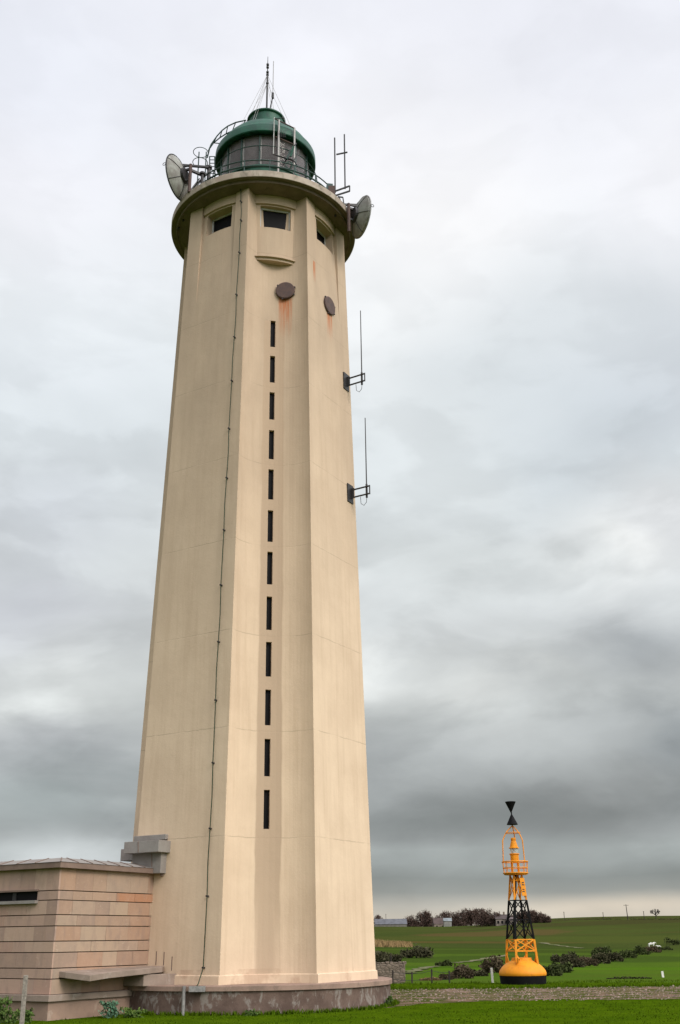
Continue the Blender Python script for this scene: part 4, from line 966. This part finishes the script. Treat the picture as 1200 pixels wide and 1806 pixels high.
# ---------------------------------------------------------------- farm buildings
def house(x0, x1, yb, ye, yr, label, wallc, roofc, dep_=9., win=0, name='farm_building', chim=False):
    g = ground_at((x0 + x1) / 2, yb); k = k_(g); w = (x1 - x0) * k; h1 = (yb - ye) * k; h2 = (yb - yr) * k
    T_ = thing(name, label, 'building', g)
    MB().box(g + Vector((0, dep_ / 2, h1 / 2 - .3)), (w, dep_, h1 + .6)).build('wall', simple('far_wall', wallc, .25, .5, .9), T_)
    y0_, y1_, ym = g.y - .3, g.y + dep_ + .3, g.y + dep_ / 2
    mb = MB(); xa, xb = g.x - w / 2 - .3, g.x + w / 2 + .3; z0_, z1_ = g.z + h1, g.z + h2
    mb._add([(xa, y0_, z0_), (xb, y0_, z0_), (xb, ym, z1_), (xa, ym, z1_), (xa, y1_, z0_), (xb, y1_, z0_)], [(0, 1, 2, 3), (3, 2, 5, 4), (0, 3, 4), (1, 5, 2), (0, 4, 5, 1)])
    rf_ = mb.build('roof', simple('far_roof', roofc, .3, .4, .8), T_)
    if chim: MB().box((g.x + w * .3, ym, z1_ + .3), (.7, .7, 1.6)).build('chimney', M['rubble'], rf_)
    for i in range(win): MB().box((g.x - w / 2 + w * (i + .5) / win, g.y - .03, g.z + h1 * .5), (.9, .08, h1 * .45)).build('window', M['pane'], T_)
house(662, 718, 1633, 1624, 1615, 'long low grey barn on the skyline next to the lighthouse', (.16, .145, .125), (.12, .12, .135), 12, 0, 'barn')
house(784, 797, 1634, 1625, 1620, 'small pale square shed in front of the trees', (.24, .23, .21), (.24, .265, .28), 5, 0, 'shed')
house(766, 786, 1631, 1622, 1612, 'farmhouse with brown tiled gable half hidden in the copse', (.22, .17, .14), (.085, .058, .052), 8, 2, 'farmhouse')
house(876, 897, 1632, 1622, 1614, 'pale farmhouse with brown roof left of the buoy lattice', (.24, .20, .17), (.075, .055, .052), 9, 3, 'farmhouse', True)
house(898, 912, 1631, 1624, 1618, 'low outbuilding seen through the buoy lattice', (.18, .15, .13), (.13, .10, .10), 7, 1, 'outbuilding')
# rubble wall right of plinth
g0, g1 = at(640, 1738, 58.5), at(716, 1738, 58.5); zt_ = at(700, 1700, 58.5).z
wl = MB(); wl.box(((g0.x + g1.x) / 2 - .5, 58.8, zt_ / 2 - .5), (g1.x - g0.x + 1., .55, zt_ + 1.0))
for i in range(14): wl.box((g0.x - .8 + i * (g1.x - g0.x + .9) / 14 + .1, 58.8, zt_ + .04), (.2, .5, rng.uniform(.04, .16)))
tag(wl.build('rubble_wall', M['rubble'], bevel=.03), 'short weathered rubble stone wall right behind the round plinth', 'wall')
# fence posts, wire
FG = 'posts of the wire fence at the lawn edge'
FP = []
for x, yt, l in [(693, 1711, 'thin dark fence post in front of the rubble wall'), (727, 1714, 'thin dark fence post right of the rubble wall'), (762, 1709, 'tallest dark fence post, middle of the wire fence'), (793, 1712, 'thin fence post beside the reddish brown bush')]:
    b_ = at(x, 1737, 57.3); z_ = at(x, yt, 57.3).z; o = MB().bar((b_.x, 57.3, -.2), (b_.x + .02, 57.3, z_), .08, .08).build('fence_post', M['wood' if False else 'bark'], None, bevel=.01)
    tag(o, l, 'fence post', FG); FP.append(Vector((b_.x, 57.3, z_)))
wm = MB()
for dz in (.08, .4):
    for a_, b_ in zip(FP[:-1], FP[1:]): wm.tube([a_ - UP * dz, (a_ + b_) / 2 - UP * (dz + .04), b_ - UP * dz], .01, 4)
tag(wm.build('fence_wire', M['dark']), 'thin fence wires strung between the dark posts', 'wire')
for x, yt, yb, l in [(869.5, 1707, 1731, 'white marker post left of the buoy'), (1170, 1713, 1724, 'short white marker post on the lawn edge at right')]:
    g = at(x, yb, 56.8) if x < 1000 else ground_at(x, yb); z_ = at(x - .5, yt, g.y).z
    tag(MB().bar((g.x, g.y, min(g.z, 0) - .3), (g.x - .03, g.y, z_), .11 if x < 1000 else .2, .1).build('marker_post', M['white'], bevel=.01), l, 'post')
bushpx(1110, 1727, 90, 5, 'long low strip of rough weeds on the field edge at right', n=600, group=None)
# cows
def cow(x, y, hpx, wpx, label, flip=1):
    g = ground_at(x, y); k = k_(g); H = hpx * k; Lc = wpx * k
    me = bpy.data.meshes.new('cow'); o = bpy.data.objects.new('cow', me); COL.objects.link(o)
    J_ = [(-.42, 0, .78, .17), (-.1, 0, .74, .23), (.25, 0, .76, .21), (.45, 0, .80, .15), (.62, 0, .95, .10), (.78, 0, .92, .075), (.92, 0, .82, .05),
          (-.45, .1, .5, .08), (-.48, .1, .26, .045), (-.45, .1, 0, .045), (-.45, -.1, .5, .08), (-.48, -.1, .26, .045), (-.45, -.1, 0, .045),
          (.36, .1, .48, .07), (.36, .1, .25, .04), (.36, .1, 0, .04), (.36, -.1, .48, .07), (.36, -.1, .25, .04), (.36, -.1, 0, .04), (.68, .12, 1.0, .03), (.68, -.12, 1.0, .03), (-.6, 0, .75, .02), (-.62, 0, .4, .02)]
    E_ = [(0, 1), (1, 2), (2, 3), (3, 4), (4, 5), (5, 6), (0, 7), (7, 8), (8, 9), (0, 10), (10, 11), (11, 12), (3, 13), (13, 14), (14, 15), (3, 16), (16, 17), (17, 18), (5, 19), (5, 20), (0, 21), (21, 22)]
    me.from_pydata([(a * H * flip, b_ * H, c * H) for a, b_, c, _ in J_], E_, []); me.materials.append(M['white'])
    sk_ = o.modifiers.new('skin', 'SKIN'); o.modifiers.new('sub', 'SUBSURF').levels = 1
    for i, (_, _, _, r) in enumerate(J_): me.skin_vertices[0].data[i].radius = (r * H, r * H)
    me.skin_vertices[0].data[0].use_root = True
    o.location = g; tag(o, label, 'cow', 'white cows in the far field')
cow(1150, 1672, 9, 8, 'left of the two white cows, standing by the hedge')
cow(1163, 1674, 6, 10, 'right and lower of the two white cows by the hedge', -1)

# ---------------------------------------------------------------- utility poles on the skyline
PG = 'utility poles on the far skyline'
for x, yt, l, T in [(996, 1608, 'thin utility pole nearest the copse on the skyline', 0), (1065, 1609, 'short thin utility pole, second from left on the skyline', 0), (1108, 1595, 'tallest utility pole with crossarm on the skyline', 1), (1137, 1607, 'thin utility pole just left of the lone bare tree', 0), (683, 1612, 'small pole sticking up behind the long barn', 0)]:
    g = ground_at(x, 1623 if x > 900 else 1633); 
    if x < 900: g = g + Vector((0, 16, 0))
    z_ = at(x - 1, yt, g.y).z; T_ = thing('utility_pole', l, 'utility pole', g, PG)
    MB().tube([g - UP * .5, (g.x - .2 * T, g.y, z_)], .22 if T else .13, 6, r2=.12).build('pole', M['bark'], T_)
    MB().bar((g.x - 1.1 - .2 * T, g.y, z_ - .35), (g.x + 1.1 - .2 * T, g.y, z_ - .35), .14, .14).build('crossarm', M['bark'], T_) if T else MB().bar((g.x - .3, g.y, z_ - .2), (g.x + .3, g.y, z_ - .2), .08, .08).build('crossarm', M['bark'], T_)

# ---------------------------------------------------------------- navigation buoy on the lawn
YB = 55.0; bb = at(923.5, 1735, YB); BX = bb.x; kb = YB / 1965
BU = thing('navigation_buoy', 'yellow and black navigation buoy with two black cones on top, standing on the grass', 'buoy', (BX, YB, 0))
top = at(901, 1414, YB); lean = (top.x - BX) / top.z     # the buoy stands slightly out of plumb
def zb(y, x=912): return at(x, y, YB).z
def ax_(z): return Vector((BX + lean * z, YB, z))
def zb(y, x=912): return at(x, y, YB).z
hull = MB().lathe([(1.02, 0), (1.10, .02), (1.13, zb(1719, 923) - .04), (0, zb(1719, 923) - .04)], (BX, YB, 0), 64).build('hull_base', M['black'], BU, smooth=True)
zt0 = zb(1719, 923); zt1 = zb(1693, 921)
MB().lathe([(1.13, zt0 - .03)] + [(r_, zt0 + (zt1 - zt0) * q) for r_, q in ((1.14, 0), (1.15, .06), (1.145, .14), (1.12, .25), (1.07, .38), (.99, .52), (.88, .67), (.76, .79), (.64, .88), (.55, .94))] + [(.5, zt1 - .02), (.48, zt1 + .10), (0, zt1 + .12)], (BX, YB, 0), 64).build('float_body', M['orange'], BU, smooth=True)
def legs(z): 
    zr_ = [zt1 - .15, zb(1657, 918), zb(1588, 913), zb(1543, 909)]; rr_ = [.80, .70, .46, .30]
    r = float(np.interp(z, zr_, rr_)); return [ax_(z) + Vector((r * math.sin(R_(62 + 90 * i)), -r * math.cos(R_(62 + 90 * i)), 0)) for i in range(4)]
def lattice(z0, z1, nb, m_, nm, lw=.085, bw=.04, top=True):
    for i in range(4):
        a, b_ = legs(z0)[i], legs(z1)[i]; leg = MB().bar(a, b_, lw, lw).build(nm + '_leg', M[m_], BU)
    for s_ in range(nb):
        za, zb_ = z0 + (z1 - z0) * s_ / nb, z0 + (z1 - z0) * (s_ + 1) / nb; A_, B_ = legs(za), legs(zb_)
        for i in range(4):
            j = (i + 1) % 4
            for p, q in ((A_[i], B_[j]), (A_[j], B_[i])): MB().bar(p, q, bw, bw).build('brace', M[m_], BU)
            MB().bar(B_[i], B_[j], bw, bw).build('tie_bar', M[m_], BU)
za = zt1 - .15; z_a = zb(1677, 920); z_b = zb(1657, 918); z_c = zb(1588, 913); z_d = zb(1543, 909)
for i in range(4): MB().bar(legs(za)[i], legs(z_a)[i], .10, .10).build('lower_leg', M['orange'], BU)
for i in range(4):
    l = legs(z_a); MB().bar(l[i], l[(i + 1) % 4], .06, .06).build('tie_bar', M['orange'], BU)
    # gusset plates at leg feet
    a = legs(za)[i]; u = (legs(za)[(i + 1) % 4] - a).normalized(); h = (legs(z_a)[i] - a)
    g_ = MB(); th = Vector((u.y, -u.x, 0)) * .012; P3 = [a + h * .8, a + u * .0, a + u * .38]
    g_._add([p + th for p in P3] + [p - th for p in P3], [(0, 1, 2), (5, 4, 3), (0, 3, 4, 1), (1, 4, 5, 2), (2, 5, 3, 0)]); g_.build('gusset', M['orange'], BU)
lattice(z_a, z_b, 1, 'orange', 'lower', .10, .05)
lattice(z_b + .02, z_c, 2, 'black', 'middle', .09, .04)
lattice(z_c + .02, z_d, 1, 'orange', 'upper', .08, .035)
for z_ in (z_a + .5, (z_b + z_c) / 2, (z_c + z_d) / 2): pass
cc = legs(z_b); MB().tube([ax_(z_b) + Vector((-.33, -.2, 0)), ax_(z_d) + Vector((-.05, -.2, 0))], .07, 8).build('cable_duct', M['black'], BU)
pl_ = MB().box(ax_(z_c + .62) + Vector((.27, -.33, 0)), (.26, .03, .85), (Vector((.93, .36, 0)), Vector((-.36, .93, 0)), Vector((-.09, 0, 1)).normalized())).build('name_plate', M['orange'], BU)
for i, dz in enumerate((-.22, -.12, .1, .2)): MB().box(ax_(z_c + .62 + dz) + Vector((.275, -.352, 0)), (.14 - .02 * (i % 2), .006, .045), (Vector((.93, .36, 0)), Vector((-.36, .93, 0)), UP)).build('plate_mark', M['dark'], pl_)
# platform with basket railing
zp = z_d; pr = 20.5 * kb
MB().lathe([(0, zp - .02), (.30, zp - .30)] [::-1] + [(pr, zp), (pr + .02, zp + .07), (0, zp + .07)], (ax_(zp).x, YB, 0), 40).build('platform', M['orange'], BU)
zq = zb(1520, 908)
bk_ = MB()
for z_ , r_ in ((zp + .08, .03), ((zp + zq) / 2 + .02, .022), (zq, .03)): bk_.tube(arc((ax_(z_).x, YB), pr + .02 + (.05 if z_ == zq else .02), z_, 0, 2 * math.pi, 40)[:-1], r_, 6, True)
bk_ = bk_.build('basket_railing', M['orange'], BU)
for i in range(12):
    a = R_(10) + 2 * math.pi * i / 12; c0, c1 = ax_(zp), ax_(zq); d = Vector((math.sin(a), -math.cos(a), 0))
    MB().tube([c0 + d * (pr + .01) + UP * .02, c1 + d * (pr + .06)], .016, 6).build('baluster', M['orange'], bk_)
# lamp
zl = lambda y: zb(y, 907)
for i in range(4):
    a = R_(45 + 90 * i); d = Vector((math.sin(a), -math.cos(a), 0)); MB().tube([ax_(zp) + d * .24, ax_(zq) + d * .2], .035, 6).build('lamp_stand', M['orange'], BU)
lx = (ax_(zl(1500)).x, YB, 0)
MB().lathe([(0, zq - .05), (.20, zq - .05), (.21, zq), (.21, zl(1508)), (.25, zl(1507)), (.25, zl(1505.5)), (0, zl(1505.4))], lx, 32).build('lamp_base', M['orange'], BU, smooth=True)
MB().lathe([(.19, zl(1505.5)), (.21, zl(1501)), (.19, zl(1496.5))], lx, 32).build('lamp_lens', M['lens'], BU, smooth=True)
MB().lathe([(0, zl(1505.5)), (.10, zl(1505.5)), (.05, zl(1500)), (.10, zl(1496.5)), (0, zl(1496.5))], lx, 20).build('lamp_core', M['pale'], BU)
MB().lathe([(0, zl(1496.5)), (.255, zl(1496.4)), (.255, zl(1495)), (.20, zl(1494)), (.18, zl(1490)), (.115, zl(1482.5)), (.13, zl(1482)), (.135, zl(1479)), (.10, zl(1477.5)), (0, zl(1477.3))], lx, 32).build('lamp_hood', M['orange'], BU, smooth=True)
# hoop frame carrying the topmark
za_ = zb(1456, 903)
for i in range(3):
    a = R_(-78 + 120 * i); d = Vector((math.sin(a), -math.cos(a), 0))
    pts = [ax_(zq) + d * .62, ax_(zb(1483, 905)) + d * .58, ax_(zb(1474, 904)) + d * .46, ax_(zb(1466, 904)) + d * .30, ax_(za_)]
    MB().tube(pts, .028, 6).build('hoop_leg', M['orange'], BU)
MB().tube(arc((ax_(zb(1469, 904)).x, YB), .37, zb(1469, 904), 0, 2 * math.pi, 24)[:-1], .02, 5, True).build('hoop_ring', M['orange'], BU)
zt_a, zt_m, zt_c = zb(1454.5, 903), zb(1434.5, 902), zb(1414, 901)
MB().tube([ax_(za_ - .02), ax_(zt_c)], .03, 6).build('topmark_staff', M['black'], BU)
MB().lathe([(0, zt_a), (.28, zt_a), (.285, zt_a + .01), (.012, zt_m - .01), (0, zt_m)], (ax_(zt_a).x, YB, 0), 40).build('topmark_cone', M['black'], BU)
MB().lathe([(0, zt_m), (.012, zt_m + .01), (.275, zt_c - .01), (.27, zt_c), (0, zt_c)], (ax_(zt_m).x - .02, YB, 0), 40).build('topmark_cone', M['black'], BU)
MB().tube([Vector((BX - .32, YB - .88, zt1 - .12)), Vector((BX - .32, YB - .92, zt1 + .10)), Vector((BX - .22, YB - .9, zt1 + .02))], .05, 6).build('lifting_eye', M['orange'], BU)
